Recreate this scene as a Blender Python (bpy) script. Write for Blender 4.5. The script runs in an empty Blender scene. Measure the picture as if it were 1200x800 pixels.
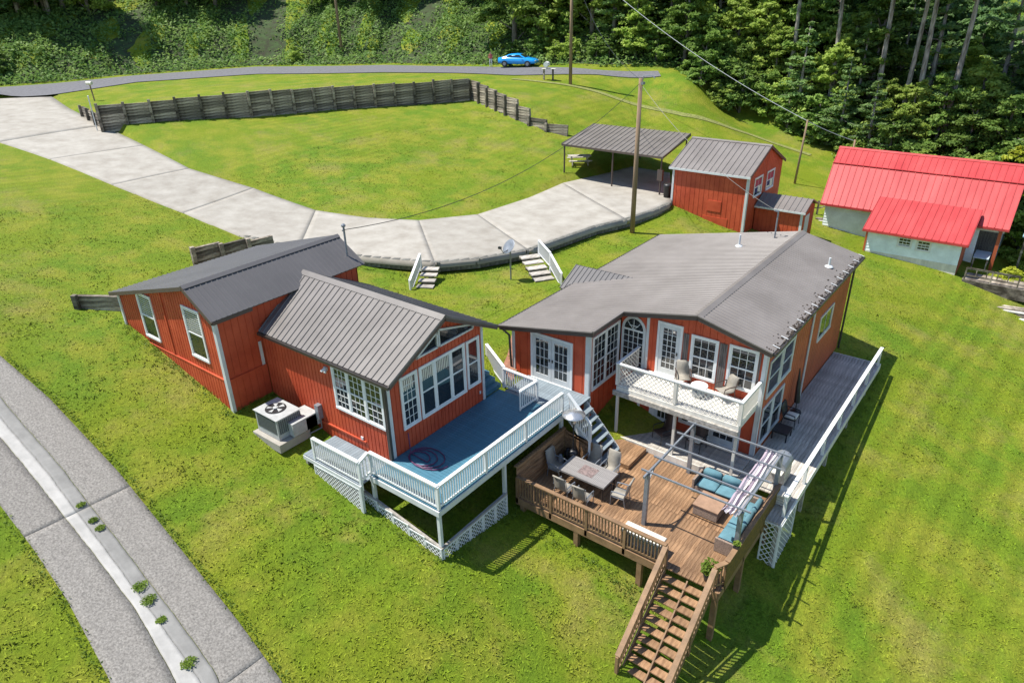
import bpy, math, random
import numpy as np
from mathutils import Vector, Matrix
random.seed(7); RNG = np.random.default_rng(7)
R = math.radians
scene = bpy.context.scene
C = scene.collection
# ---------------------------------------------------------------- camera, sky, sun, exposure
cam = bpy.data.cameras.new('camera'); cam.sensor_width = 36; cam.lens = 24.72
cam.clip_start = 0.5; cam.clip_end = 1500
camo = bpy.data.objects.new('camera', cam); C.objects.link(camo); scene.camera = camo
_yaw, _pitch, _roll = R(38.2115), R(26.6), R(-1.353)
_f = Vector((-math.sin(_yaw)*math.cos(_pitch), math.cos(_yaw)*math.cos(_pitch), -math.sin(_pitch)))
_r = Vector((math.cos(_yaw), math.sin(_yaw), 0)); _u = _r.cross(_f)
_r2 = math.cos(_roll)*_r+math.sin(_roll)*_u; _u2 = -math.sin(_roll)*_r+math.cos(_roll)*_u
_m = Matrix((( _r2.x,_u2.x,-_f.x),(_r2.y,_u2.y,-_f.y),(_r2.z,_u2.z,-_f.z))).to_4x4()
_m.translation = (16.372, -13.691, 15.089)
camo.matrix_world = _m
SUN = Vector((-0.43, -0.235, 1.0)).normalized()
world = bpy.data.worlds.new('World'); scene.world = world; world.use_nodes = True
_n = world.node_tree.nodes; _n.clear()
_sky = _n.new('ShaderNodeTexSky'); _sky.sky_type = 'NISHITA'; _sky.sun_disc = False
_sky.sun_elevation = math.asin(SUN.z); _sky.sun_rotation = math.atan2(SUN.x, SUN.y)
_sky.air_density = 1.0; _sky.dust_density = .3; _sky.ozone_density = 2.5
_bg = _n.new('ShaderNodeBackground'); _bg.inputs[1].default_value = 0.125
_o = _n.new('ShaderNodeOutputWorld')
world.node_tree.links.new(_sky.outputs[0], _bg.inputs[0]); world.node_tree.links.new(_bg.outputs[0], _o.inputs[0])
sl = bpy.data.lights.new('sun', 'SUN'); sl.energy = 5.0; sl.angle = R(0.5); sl.color = (1, .95, .87)
so = bpy.data.objects.new('sun', sl); C.objects.link(so); so.location = (-30, -10, 60)
so.rotation_euler = SUN.to_track_quat('Z', 'Y').to_euler()
scene.view_settings.view_transform = 'Standard'; scene.view_settings.look = 'None'
scene.view_settings.exposure = 0.55; scene.view_settings.gamma = 1
scene.render.engine = 'CYCLES'
# ---------------------------------------------------------------- materials
def mat(name, col, rough=.7, var=.12, scale=3.0, bump=0.0, bscale=40., metal=0., col2=None, spec=.5, rnd=0., stretch=None, fac=(.35,.65), trans=0.):
    m = bpy.data.materials.new(name); m.use_nodes = True; nt = m.node_tree; N = nt.nodes; L = nt.links
    b = N['Principled BSDF']; b.inputs['Roughness'].default_value = rough; b.inputs['Metallic'].default_value = metal
    b.inputs['Specular IOR Level'].default_value = spec
    tc = N.new('ShaderNodeTexCoord'); src = tc.outputs['Object']
    if stretch:
        mp = N.new('ShaderNodeMapping'); mp.inputs['Scale'].default_value = stretch; L.new(src, mp.inputs[0]); src = mp.outputs[0]
    nz = N.new('ShaderNodeTexNoise'); nz.inputs['Scale'].default_value = scale; nz.inputs['Detail'].default_value = 6
    nz.inputs['Roughness'].default_value = .65
    L.new(src, nz.inputs['Vector'])
    mr = N.new('ShaderNodeMapRange'); mr.inputs[1].default_value = fac[0]; mr.inputs[2].default_value = fac[1]
    L.new(nz.outputs[0], mr.inputs[0])
    mx = N.new('ShaderNodeMix'); mx.data_type = 'RGBA'
    c1 = tuple(c*(1-var) for c in col); c2 = col2 if col2 else tuple(min(1, c*(1+var)) for c in col)
    mx.inputs['A'].default_value = (*c1, 1); mx.inputs['B'].default_value = (*c2, 1)
    L.new(mr.outputs[0], mx.inputs['Factor']); out = mx.outputs['Result']
    if rnd:
        oi = N.new('ShaderNodeObjectInfo'); hv = N.new('ShaderNodeHueSaturation'); r2 = N.new('ShaderNodeMapRange')
        r2.inputs[3].default_value = 1-rnd; r2.inputs[4].default_value = 1+rnd
        L.new(oi.outputs['Random'], r2.inputs[0]); L.new(r2.outputs[0], hv.inputs['Value']); L.new(out, hv.inputs['Color']); out = hv.outputs[0]
    L.new(out, b.inputs['Base Color'])
    if bump:
        n2 = N.new('ShaderNodeTexNoise'); n2.inputs['Scale'].default_value = bscale; n2.inputs['Detail'].default_value = 4
        L.new(src, n2.inputs['Vector']); bp = N.new('ShaderNodeBump'); bp.inputs['Strength'].default_value = bump; bp.inputs['Distance'].default_value = .03
        L.new(n2.outputs[0], bp.inputs['Height']); L.new(bp.outputs[0], b.inputs['Normal'])
    if trans:
        t = N.new('ShaderNodeBsdfTranslucent'); L.new(out, t.inputs[0]); ms = N.new('ShaderNodeMixShader'); ms.inputs[0].default_value = trans
        L.new(b.outputs[0], ms.inputs[1]); L.new(t.outputs[0], ms.inputs[2]); L.new(ms.outputs[0], N['Material Output'].inputs[0])
    return m
M = {}
M['red'] = mat('red_siding', (.49,.062,.020), .6, .16, .9, .12, 60, col2=(.56,.092,.034))
M['redbrown'] = mat('red_brown_siding', (.44,.10,.036), .65, .2, .6, .12, 60)  # shaded side wall's orange-brown put into the colour; neighbour parts share it
M['white'] = mat('white_paint', (.72,.73,.72), .45, .06, 2, .05, 50)
M['trim'] = mat('pale_trim_paint', (.58,.60,.60), .5, .08, 2)
M['offwhite'] = mat('weathered_white_paint', (.66,.63,.56), .7, .14, 4, .15, 40, stretch=(1,1,.3))
M['roof'] = mat('grey_metal_roof', (.178,.158,.143), .42, .10, .5, .08, 3, spec=.4, col2=(.208,.187,.171))
M['roofdark'] = mat('dark_metal_roof', (.105,.100,.100), .42, .10, .4, .05, 8, spec=.4)
M['fascia'] = mat('brown_fascia', (.085,.062,.052), .5, .1, 2)
M['gutter'] = mat('dark_bronze_gutter', (.04,.034,.03), .4, .1, 3)
M['deckshade'] = mat('shaded_deck_paint', (.050,.158,.222), .55, .14, 2.5, .1, 60, rnd=.06)  # deck paint with the cottage's shade put into the colour
M['decksun'] = mat('sunlit_deck_paint', (.20,.245,.275), .6, .14, 3, .1, 60, rnd=.08)  # same deck paint, sunlight put into the colour for platform, landing and steps
M['roofmid'] = mat('mid_grey_metal_roof', (.136,.122,.112), .45, .12, .6, .1, 3, spec=.4, col2=(.168,.152,.140))
M['wood'] = mat('stained_deck_wood', (.215,.113,.052), .6, .3, 1.6, .2, 30, rnd=.24, stretch=(6,1,6), col2=(.345,.205,.108))
M['woodrail'] = mat('brown_rail_wood', (.235,.140,.072), .65, .25, 2.5, .2, 30, rnd=.12)
M['greywood'] = mat('weathered_grey_wood', (.40,.37,.32), .85, .3, 1.4, .3, 30, rnd=.2, stretch=(6,1,6), col2=(.54,.50,.44))
M['oldwood'] = mat('old_tie_wood', (.16,.125,.09), .9, .5, 1.6, .5, 12, rnd=.55, stretch=(1,1,2), col2=(.42,.365,.29), fac=(.40,.66))
M['concrete'] = mat('driveway_concrete', (.275,.248,.205), .85, .10, .8, .25, 40, rnd=.06, col2=(.385,.362,.315), fac=(.25,.7))
M['block'] = mat('grey_block', (.13,.13,.11), .9, .4, 3, .4, 20, rnd=.25, col2=(.22,.215,.19))
M['glass'] = mat('window_glass', (.015,.02,.024), .03, .3, .8, spec=1.0)
M['dark'] = mat('black_metal', (.02,.02,.022), .45, .2, 5)
M['galv'] = mat('grey_metal', (.23,.25,.275), .4, .12, 6, metal=.3)
M['steel'] = mat('bright_steel', (.62,.62,.6), .25, .1, 6, metal=.8)
M['pole'] = mat('pole_wood', (.25,.17,.105), .85, .3, 2, .3, 20, stretch=(4,4,.3))
M['redroof'] = mat('red_metal_roof', (.46,.038,.040), .5, .14, .7, .08, 8, col2=(.52,.065,.062), stretch=(1,.3,.3))
M['aqua'] = mat('pale_aqua_siding', (.80,.88,.90), .7, .1, 2)
M['teal'] = mat('aqua_cushion', (.10,.215,.255), .9, .14, 3, .15, 20)
M['wicker'] = mat('grey_wicker', (.27,.20,.155), .8, .35, 25, .5, 60)
M['sling'] = mat('taupe_sling', (.30,.275,.23), .8, .12, 8, .1, 80)
M['table'] = mat('grey_table_slats', (.26,.245,.235), .6, .14, 5)
M['brown'] = mat('dark_brown_weave', (.075,.05,.042), .7, .2, 8)
M['cushwhite'] = mat('cream_cushion', (.70,.66,.56), .9, .08, 4)
M['planter'] = mat('black_pot', (.03,.035,.03), .5, .2, 4)
M['carblue'] = mat('blue_car_paint', (.01,.30,.72), .18, .05, 2, spec=.8)
M['tyre'] = mat('tyre_rubber', (.02,.02,.02), .8, .2, 5)
M['tail'] = mat('tail_lamp_red', (.4,.02,.02), .2, .1, 5)
M['brick'] = mat('brick_path', (.33,.16,.10), .85, .3, 5, .3, 15)
M['bark'] = mat('bark', (.14,.115,.09), .9, .4, 3, .5, 12, stretch=(2,2,.4), col2=(.27,.24,.21))
M['palebark'] = mat('pale_bark', (.20,.17,.14), .9, .5, 3, .4, 12, stretch=(2,2,.4), col2=(.42,.38,.34))
M['hose'] = mat('purple_hose', (.10,.03,.09), .4, .2, 3)
M['panelgrey'] = mat('weathered_dark_panel', (.10,.085,.08), .8, .35, 3, .2, 20, stretch=(8,8,.4), col2=(.22,.19,.175))
M['camo'] = mat('tan_patterned_screen', (.36,.22,.04), .9, .5, 9, col2=(.10,.07,.015), fac=(.42,.58))
M['cloth'] = mat('pale_canopy_cloth', (.66,.60,.62), .9, .1, 3)
M['clothpurple'] = mat('violet_canopy_cloth', (.42,.34,.40), .9, .1, 3)
M['acgrey'] = mat('pale_grey_casing', (.40,.41,.40), .5, .12, 5)
M['acdark'] = mat('dark_coil_grille', (.09,.10,.105), .6, .2, 30)
M['asphalt'] = mat('asphalt', (.13,.13,.14), .85, .2, 4, .3, 60)
M['aggregate'] = mat('exposed_aggregate', (.165,.153,.136), .9, .15, 16, .7, 60, col2=(.335,.315,.282), rnd=.05, fac=(.34,.68))
M['gutterc'] = mat('pale_smooth_concrete', (.38,.37,.345), .8, .14, 1.5, .2, 40)
M['gutters'] = mat('grey_smooth_concrete', (.22,.215,.20), .8, .18, 1.5, .2, 40)
M['leafdebris'] = mat('dead_leaves', (.045,.032,.022), .95, .5, 20, .6, 40)
M['tarp'] = mat('pale_blue_tarp', (.5,.6,.65), .6, .1, 3)
M['flag'] = mat('red_flag_cloth', (.45,.06,.09), .8, .1, 4)
M['flagb'] = mat('navy_flag_cloth', (.03,.04,.14), .8, .1, 4)
M['gravel'] = mat('gravel_track', (.19,.205,.055), .95, .35, 6, .4, 30)
def leafmat(name, c, c2, rnd=.22, scale=.8, trans=.42):
    return mat(name, c, .6, .0, scale, col2=c2, rnd=rnd, fac=(.38,.62), trans=trans, spec=.25)
M['leaf'] = leafmat('broad_leaf', (0.104,0.201,0.037), (0.232,0.342,0.067))
M['leafl'] = leafmat('light_leaf', (0.244,0.366,0.055), (0.390,0.488,0.098))
M['leafd'] = leafmat('dark_leaf', (0.067,0.146,0.049), (0.146,0.250,0.073))
M['needle'] = leafmat('pine_needle', (0.122,0.232,0.073), (0.268,0.390,0.128))
M['yellowleaf'] = leafmat('yellow_green_leaf', (0.317,0.390,0.037), (0.512,0.537,0.061))
M['weed'] = leafmat('bank_weeds', (0.110,0.213,0.049), (0.232,0.342,0.091), scale=.5)
M['bankearth'] = mat('leafy_earth', (.05,.045,.022), .95, .4, 1.2, .5, 10, col2=(.045,.085,.02))
M['clump'] = leafmat('weed_clump', (.12,.20,.022), (.19,.27,.035), scale=3)
def grass_mat(name, blades=False):
    m = bpy.data.materials.new(name); m.use_nodes = True; nt = m.node_tree; N = nt.nodes; L = nt.links
    b = N['Principled BSDF']; b.inputs['Roughness'].default_value = .8; b.inputs['Specular IOR Level'].default_value = .15
    g = N.new('ShaderNodeNewGeometry')
    def noise(s, d=5, r=.6):
        n = N.new('ShaderNodeTexNoise'); n.inputs['Scale'].default_value = s; n.inputs['Detail'].default_value = d; n.inputs['Roughness'].default_value = r
        L.new(g.outputs['Position'], n.inputs['Vector']); return n.outputs[0]
    def rng(s, a, c, lo=0., hi=1.):
        r = N.new('ShaderNodeMapRange'); r.inputs[1].default_value = a; r.inputs[2].default_value = c; r.inputs[3].default_value = lo; r.inputs[4].default_value = hi
        L.new(s, r.inputs[0]); return r.outputs[0]
    def mix(fac, a, c):
        x = N.new('ShaderNodeMix'); x.data_type = 'RGBA'; L.new(fac, x.inputs['Factor'])
        for k, v in (('A', a), ('B', c)):
            if isinstance(v, tuple): x.inputs[k].default_value = (*v, 1)
            else: L.new(v, x.inputs[k])
        return x.outputs['Result']
    base = mix(rng(noise(.16), .38, .62), (.170,.222,.012), (.120,.205,.013))
    base = mix(rng(noise(.45, 7), .44, .62), base, (.228,.250,.024))
    base = mix(rng(noise(1.7, 6), .54, .80, 0, .5), base, (.085,.160,.012))
    base = mix(rng(noise(.22, 9, .75), .52, .73, 0, .7), base, (.26,.215,.075))
    fine = rng(noise(9, 6, .75), .35, .65)
    v = N.new('ShaderNodeHueSaturation'); L.new(rng(fine, 0, 1, .78, 1.2) if not blades else rng(fine, 0, 1, .80, 1.45), v.inputs['Value']); L.new(base, v.inputs['Color']); base = v.outputs[0]
    # faint mowing bands
    w = N.new('ShaderNodeTexWave'); w.inputs['Scale'].default_value = .33; w.inputs['Distortion'].default_value = 1.6; w.inputs['Detail'].default_value = 2
    mp = N.new('ShaderNodeMapping'); mp.inputs['Rotation'].default_value = (0, 0, .06); L.new(g.outputs['Position'], mp.inputs[0]); L.new(mp.outputs[0], w.inputs[0])
    mask = N.new('ShaderNodeMix'); mask.data_type = 'FLOAT'; mask.inputs[2].default_value = .5; sxx = N.new('ShaderNodeSeparateXYZ'); L.new(g.outputs['Position'], sxx.inputs[0]); mxx = N.new('ShaderNodeMath'); mxx.operation = 'MAXIMUM'; L.new(rng(sxx.outputs[0], 11.5, 13.5), mxx.inputs[0]); L.new(rng(noise(.06, 3), .50, .62, 0, .7), mxx.inputs[1]); L.new(mxx.outputs[0], mask.inputs[0]); L.new(w.outputs['Fac'], mask.inputs[3])
    v2 = N.new('ShaderNodeHueSaturation'); L.new(rng(mask.outputs[0], 0, 1, .89, 1.09), v2.inputs['Value']); L.new(base, v2.inputs['Color']); base = v2.outputs[0]
    L.new(base, b.inputs['Base Color'])
    if not blades:
        bp = N.new('ShaderNodeBump'); bp.inputs['Strength'].default_value = .7; bp.inputs['Distance'].default_value = .06
        ad = N.new('ShaderNodeMath'); ad.operation = 'ADD'; L.new(fine, ad.inputs[0]); L.new(noise(3, 4), ad.inputs[1])
        L.new(ad.outputs[0], bp.inputs['Height']); L.new(bp.outputs[0], b.inputs['Normal'])
    else:
        up = N.new('ShaderNodeCombineXYZ'); up.inputs[2].default_value = 1.0; L.new(up.outputs[0], b.inputs['Normal'])   # blades shade as a soft pile
    return m
M['grass'] = grass_mat('mown_grass'); M['blades'] = grass_mat('grass_blades', True)
# ---------------------------------------------------------------- mesh helpers
class MB:
    def __init__(s): s.v = []; s.f = []
    def add(s, vs, fs):
        o = len(s.v); s.v += [tuple(p) for p in vs]; s.f += [tuple(i+o for i in f) for f in fs]; return s
    def box(s, a, b):
        x0,x1 = sorted((a[0],b[0])); y0,y1 = sorted((a[1],b[1])); z0,z1 = sorted((a[2],b[2]))
        return s.add([(x0,y0,z0),(x1,y0,z0),(x1,y1,z0),(x0,y1,z0),(x0,y0,z1),(x1,y0,z1),(x1,y1,z1),(x0,y1,z1)],
                     [(3,2,1,0),(4,5,6,7),(0,1,5,4),(1,2,6,5),(2,3,7,6),(3,0,4,7)])
    def beam(s, p, q, w, h, up=(0,0,1)):
        p = Vector(p); q = Vector(q); d = (q-p).normalized(); upv = Vector(up)
        if abs(d.dot(upv)) > .98: upv = Vector((1,0,0))
        sx = d.cross(upv).normalized()*w/2; sz = sx.cross(d).normalized()*h/2
        vs = [c+a*sx+b*sz for c in (p,q) for a,b in ((-1,-1),(1,-1),(1,1),(-1,1))]
        return s.add(vs, [(3,2,1,0),(4,5,6,7),(0,1,5,4),(1,2,6,5),(2,3,7,6),(3,0,4,7)])
    def tube(s, path, r, n=6, closed=False):
        P = [Vector(p) for p in path]; k = len(P); o = len(s.v); rr = r if hasattr(r, '__len__') else [r]*k
        a = None
        for i, p in enumerate(P):
            d = (P[min(i+1,k-1)]-P[max(i-1,0)]).normalized()
            if a is None or abs(a.dot(d)) > .95: a = Vector((0,0,1)) if abs(d.z) < .9 else Vector((1,0,0))
            x = d.cross(a).normalized(); y = x.cross(d).normalized(); a = y
            for j in range(n):
                t = 2*math.pi*j/n; s.v.append(tuple(p+rr[i]*(math.cos(t)*x+math.sin(t)*y)))
        for i in range(k-1):
            for j in range(n):
                s.f.append((o+i*n+j, o+i*n+(j+1)%n, o+(i+1)*n+(j+1)%n, o+(i+1)*n+j))
        s.f.append(tuple(o+j for j in range(n))[::-1]); s.f.append(tuple(o+(k-1)*n+j for j in range(n)))
        return s
    def cyl(s, p, q, r, n=10): return s.tube([p, q], r, n)
    def prism(s, poly, d):
        n = len(poly); d = Vector(d); vs = [Vector(p) for p in poly]
        return s.add(vs+[p+d for p in vs], [tuple(range(n)), tuple(range(n, 2*n))[::-1]]+[(i, i+n, (i+1)%n+n, (i+1)%n) for i in range(n)])
    def lathe(s, c, prof, n=16):
        o = len(s.v); c = Vector(c)
        for r, z in prof:
            for j in range(n):
                t = 2*math.pi*j/n; s.v.append((c.x+r*math.cos(t), c.y+r*math.sin(t), c.z+z))
        for i in range(len(prof)-1):
            for j in range(n): s.f.append((o+i*n+j, o+i*n+(j+1)%n, o+(i+1)*n+(j+1)%n, o+(i+1)*n+j))
        s.f.append(tuple(o+j for j in range(n))[::-1]); s.f.append(tuple(o+(len(prof)-1)*n+j for j in range(n)))
        return s
    def cushion(s, a, b, r=.05):
        x0,y0,z0 = a; x1,y1,z1 = b; o = len(s.v); nx = 5
        ts = [0, .12, .5, .88, 1]
        for k, (zz, ins) in enumerate(((z0, r), (z0+(z1-z0)*.35, 0), (z0+(z1-z0)*.75, 0), (z1, r))):
            for i, (cx, cy) in enumerate(((x0+ins,y0+ins),(x1-ins,y0+ins),(x1-ins,y1-ins),(x0+ins,y1-ins))): s.v.append((cx, cy, zz))
        s.v.append(((x0+x1)/2, (y0+y1)/2, z1+r*.6))
        for k in range(3):
            for i in range(4): s.f.append((o+k*4+i, o+k*4+(i+1)%4, o+k*4+4+(i+1)%4, o+k*4+4+i))
        s.f.append((o+3,o+2,o+1,o))
        for i in range(4): s.f.append((o+12+i, o+12+(i+1)%4, o+16))
        return s
    def mesh(s, name, m, smooth=False):
        me = bpy.data.meshes.new(name); me.from_pydata(s.v, [], s.f); me.update()
        if m: me.materials.append(M[m] if isinstance(m, str) else m)
        if smooth: me.shade_smooth()
        return me
    def build(s, name, m, parent=None, smooth=False):
        o = bpy.data.objects.new(name, s.mesh(name, m, smooth)); C.objects.link(o)
        if parent is not None:
            o.parent = parent; o.matrix_parent_inverse = PINV.get(parent.name, Matrix())
        return o
PINV = {}
def chain_inv(o):
    m = o.matrix_basis.copy()
    p = o
    while p.parent: m = p.parent.matrix_basis @ p.matrix_parent_inverse @ m; p = p.parent
    return m.inverted()
def tag(o, label, cat, group=None):
    o['label'] = label; o['category'] = cat
    if group: o['group'] = group
    return o
def thing(name, label, cat, loc=(0,0,0), group=None):
    o = bpy.data.objects.new(name, None); C.objects.link(o); o.location = loc; o.empty_display_size = .2
    PINV[o.name] = Matrix.Translation(loc).inverted()      # children are given in world coordinates
    return tag(o, label, cat, group)
def proto(name, label, cat, group=None):                    # children in local coordinates
    o = bpy.data.objects.new(name, None); C.objects.link(o); o.empty_display_size = .2
    return tag(o, label, cat, group)
def struct(o, kind='structure'): o['kind'] = kind; return o
def dup(root, loc, rz=0, label=None, scale=None):
    r_ = root.copy(); C.objects.link(r_); r_.location = loc; r_.rotation_euler = (0,0,rz)
    if scale: r_.scale = scale
    if label: r_['label'] = label
    for ch in root.children:
        c = ch.copy(); C.objects.link(c); c.parent = r_
        for g in ch.children:
            d = g.copy(); C.objects.link(d); d.parent = c
    return r_
def place(o, loc, rz=0): o.location = loc; o.rotation_euler = (0,0,rz); return o
def inst(name, me, parent, loc, rot=None, scale=None):      # one more piece sharing mesh data, world coordinates
    o = bpy.data.objects.new(name, me); C.objects.link(o); o.location = loc
    if rot is not None: o.rotation_euler = rot
    if scale: o.scale = scale
    if parent is not None: o.parent = parent; o.matrix_parent_inverse = PINV.get(parent.name, Matrix())
    return o
LOW = [(-7.1,-1.8,0.33),(-7.1,0.0,0.36),(-15.0,-1.8,2.1),(-4.0,-0.2,-0.25),(-5.8,-2.6,-0.15),(-2.8,-1.3,-0.8),(0.0,-1.3,-1.45),(3.3,-1.2,-2.0),(0.0,3.0,-1.3),(3.0,3.0,-2.5),(8.5,3.0,-3.3),(11.3,3.0,-4.2),(10.3,-0.4,-4.5),(7.0,6.0,-3.0),(11.8,8.4,-3.5),(12.4,22.0,-2.3),(13.0,9.0,-3.75),(9.6,21.5,-1.9),(16.0,-6.0,-5.2),(20.0,9.0,-5.3),(17.0,34.0,-4.0),(15.0,22.0,-3.2),(25.0,22.0,-4.6),(30.0,0.0,-7.5),(40.0,30.0,-6.5),(45.0,60.0,-6.0),(40.0,90.0,-4.0),(2.5,9.0,-1.1),(3.8,9.5,-1.2),(-1.2,7.5,0.35),(-2.0,12.0,0.4),(-2.0,20.0,0.35),(0.0,26.0,0.2),(-6.0,2.5,0.5),(-8.0,7.0,1.0),(3.0,24.0,-0.2),(8.0,25.0,-1.2),(-20.0,-6.5,3.11),(-20.0,-8.5,3.08),(-20.0,-10.5,3.05),(-16.0,-6.5,2.18),(-16.0,-8.5,2.18),(-16.0,-10.5,2.18),(-11.0,-6.5,1.02),(-11.0,-8.5,1.06),(-11.0,-10.5,1.09),(-6.5,-6.5,-0.03),(-6.5,-8.5,0.04),(-6.5,-10.5,0.11),(-2.0,-6.5,-1.07),(-2.0,-8.5,-0.97),(-2.0,-10.5,-0.87),(3.0,-6.5,-2.23),(3.0,-8.5,-2.09),(3.0,-10.5,-1.96),(-12.0,-16.0,1.0),(0.0,-16.0,-1.3),(10.0,-14.0,-3.8),(-13.24,12.03,0.55),(-8.81,13.74,0.35),(-4.43,10.03,0.3),(-8.2,21.25,0.35),(-6.79,25.15,0.4),(-5.2,27.03,0.3),(-5.4,32.92,0.75),(-1.9,31.88,-0.1),(0.04,33.3,-0.5),(2.04,37.35,-1.1),(3.93,34.18,-1.0),(6.92,39.58,-1.9),(12.67,39.6,-2.3),(15.87,38.0,-3.2),(1.95,44.85,-1.2),(-16.36,18.95,1.35),(-20.91,16.96,1.45),(-28.86,16.58,2.0),(-35.52,15.32,3.0),(-47.11,14.84,4.7),(-50.55,14.39,5.1),(-46.21,19.8,4.9),(-44.01,25.31,4.75),(-41.77,33.56,4.6),(-38.65,39.98,4.5),(-36.05,45.73,4.4),(-25.08,39.72,3.5),(-19.94,39.94,2.8),(-18.01,35.21,2.0),(-15.78,27.58,1.45),(-30.03,23.37,2.8),(-25.97,34.6,2.7),(-13.86,39.42,1.7),(-36.62,20.04,3.7),(-17.68,42.85,2.55),(-21.76,9.49,1.75),(-32.13,9.9,2.7),(-43.02,9.31,3.9),(-52.98,9.14,4.9),(-57.75,8.98,5.2),(-26.97,-2.39,3.0),(-21.23,-0.74,2.3),(-17.68,-2.35,2.15),(-37.01,1.38,3.9),(-25.38,3.56,2.6),(0.78,-3.33,-1.6),(5.68,-2.18,-2.9),(4.78,-5.31,-2.7),(-2.46,-4.22,-0.8),(-10.31,50.78,1.2),(-8.74,57.69,0.6),(-3.38,54.62,-0.3),(-9.12,63.27,1.4),(-14.65,64.97,2.5),(-15.97,56.94,2.6),(-3.74,60.65,0.2),(-17.86,52.99,3.0),(-0.28,60.32,-0.6),(4.32,84.23,-2.5),(10.75,100.68,-3.5)]
UP = [(-50.9,14.5,6.5),(-48.3,19.4,6.7),(-44.8,25.9,6.85),(-42.4,34.1,6.6),(-38.0,41.9,6.45),(-36.0,46.4,6.5),(-34.4,46.7,6.25),(-28.4,43.0,5.6),(-23.2,41.0,4.1),(-20.0,41.5,3.1),(-69.65,18.04,5.6),(-79.12,16.55,5.7),(-72.54,22.83,5.75),(-70.77,32.0,6.0),(-65.79,40.47,6.2),(-57.96,47.49,6.3),(-48.18,52.67,6.45),(-35.16,46.94,6.4),(-36.99,55.29,6.5),(-28.17,51.21,5.9),(-25.93,40.89,5.2),(-22.56,41.67,4.2),(-21.09,48.33,4.2),(-27.12,58.04,6.5),(-17.12,60.74,6.1),(-20.37,57.51,4.8),(-14.32,66.05,4.2),(-17.55,42.62,2.6),(-17.72,52.71,3.05),(-14.41,64.35,2.6),(-9.12,63.27,1.4),(-3.74,60.65,0.2),(-10.21,50.55,1.25),(-19.46,39.92,3.0),(-55.39,15.13,5.25),(-60.3,16.56,5.45),(-8.87,69.85,3.2),(-4.47,78.38,1.5)]
DM = [(-72.05,9.52,5.5),(-60.43,9.91,5.2),(-54.96,11.97,5.0),(-46.67,12.38,4.3),(-36.49,11.1,3.2),(-30.23,11.94,2.4),(-22.84,12.15,1.75),(-16.71,13.94,1.35),(-13.33,15.77,1.2),(-11.55,18.55,1.15),(-10.67,22.79,1.1),(-9.86,30.13,1.1),(-7.25,34.47,1.15),(-12.25,39.54,1.15),(-10.11,26.03,1.1)]
DRIVE = [(-83.41,12.24,5.93),(-76.36,15.57,5.63),(-74.24,19.87,5.53),(-63.95,17.41,5.23),(-53.05,15.47,4.8),(-36.91,14.18,3.18),(-30.25,15.19,2.36),(-23.38,15.34,1.75),(-19.73,16.68,1.48),(-16.34,18.92,1.3),(-14.55,22.11,1.22),(-14.19,27.59,1.23),(-14.49,32.55,1.22),(-13.61,36.27,1.2),(-12.88,40.68,1.14),(-9.25,40.66,1.09),(-5.12,32.57,1.06),(-5.23,30.55,1.03),(-5.84,27.41,0.98),(-6.71,24.99,0.98),(-7.64,18.68,0.98),(-9.1,15.63,1.05),(-10.63,13.65,1.08),(-12.45,12.71,1.14),(-14.34,11.74,1.26),(-18.35,10.04,1.48),(-22.73,8.94,1.78),(-28.7,8.86,2.29),(-36.56,8.2,3.23),(-44.99,7.72,4.16),(-52.45,7.02,4.81),(-67.27,7.38,5.37)]
ROADLO = [(-76.55,15.63,5.61),(-73.68,19.68,5.68),(-74.3,29.61,5.96),(-66.2,40.75,6.21),(-51.29,48.48,6.35),(-34.82,52.47,6.4),(-26.55,57.14,6.21),(-17.08,60.71,5.85)]
ROADHI = [(-85.0,18.67,5.95),(-82.54,23.33,5.98),(-79.86,32.48,6.2),(-72.16,44.87,6.46),(-56.78,53.65,6.52),(-38.57,57.35,6.68),(-27.59,58.81,6.68),(-18.41,63.55,6.02)]
LI = [(-15.88,-6.51,2.12),(-12.1,-6.33,1.26),(-7.12,-6.42,0.1),(-2.47,-6.77,-0.97),(0.5,-7.01,-1.63),(2.79,-7.27,-2.2)]
LO = [(-8.1,-9.73,0.43),(-5.71,-9.79,-0.13),(-3.33,-9.95,-0.66),(-0.24,-10.35,-1.34)]
GH = [(-12.29,-8.0,1.33),(-8.35,-8.09,0.39),(-4.56,-8.33,-0.42),(-1.37,-8.53,-1.15),(1.34,-8.78,-1.75)]
GL = [(-11.34,-8.41,1.07),(-7.39,-8.52,0.22),(-4.47,-8.65,-0.48),(-1.81,-8.78,-1.04),(0.92,-9.21,-1.63)]
TRACK = [(-33.4,50.62,6.29),(-29.47,51.49,6.06),(-24.36,53.62,5.17),(-15.38,55.57,3.26),(-9.33,58.98,1.35),(-3.2,59.01,-0.04)]
WEEDS = [(-6.5,-8.0,-0.02),(-5.65,-8.04,-0.21),(-5.22,-8.04,-0.28),(-2.43,-8.32,-0.96),(-1.83,-8.39,-1.05),(-0.98,-8.5,-1.26),(0.7,-8.71,-1.55)]
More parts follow.
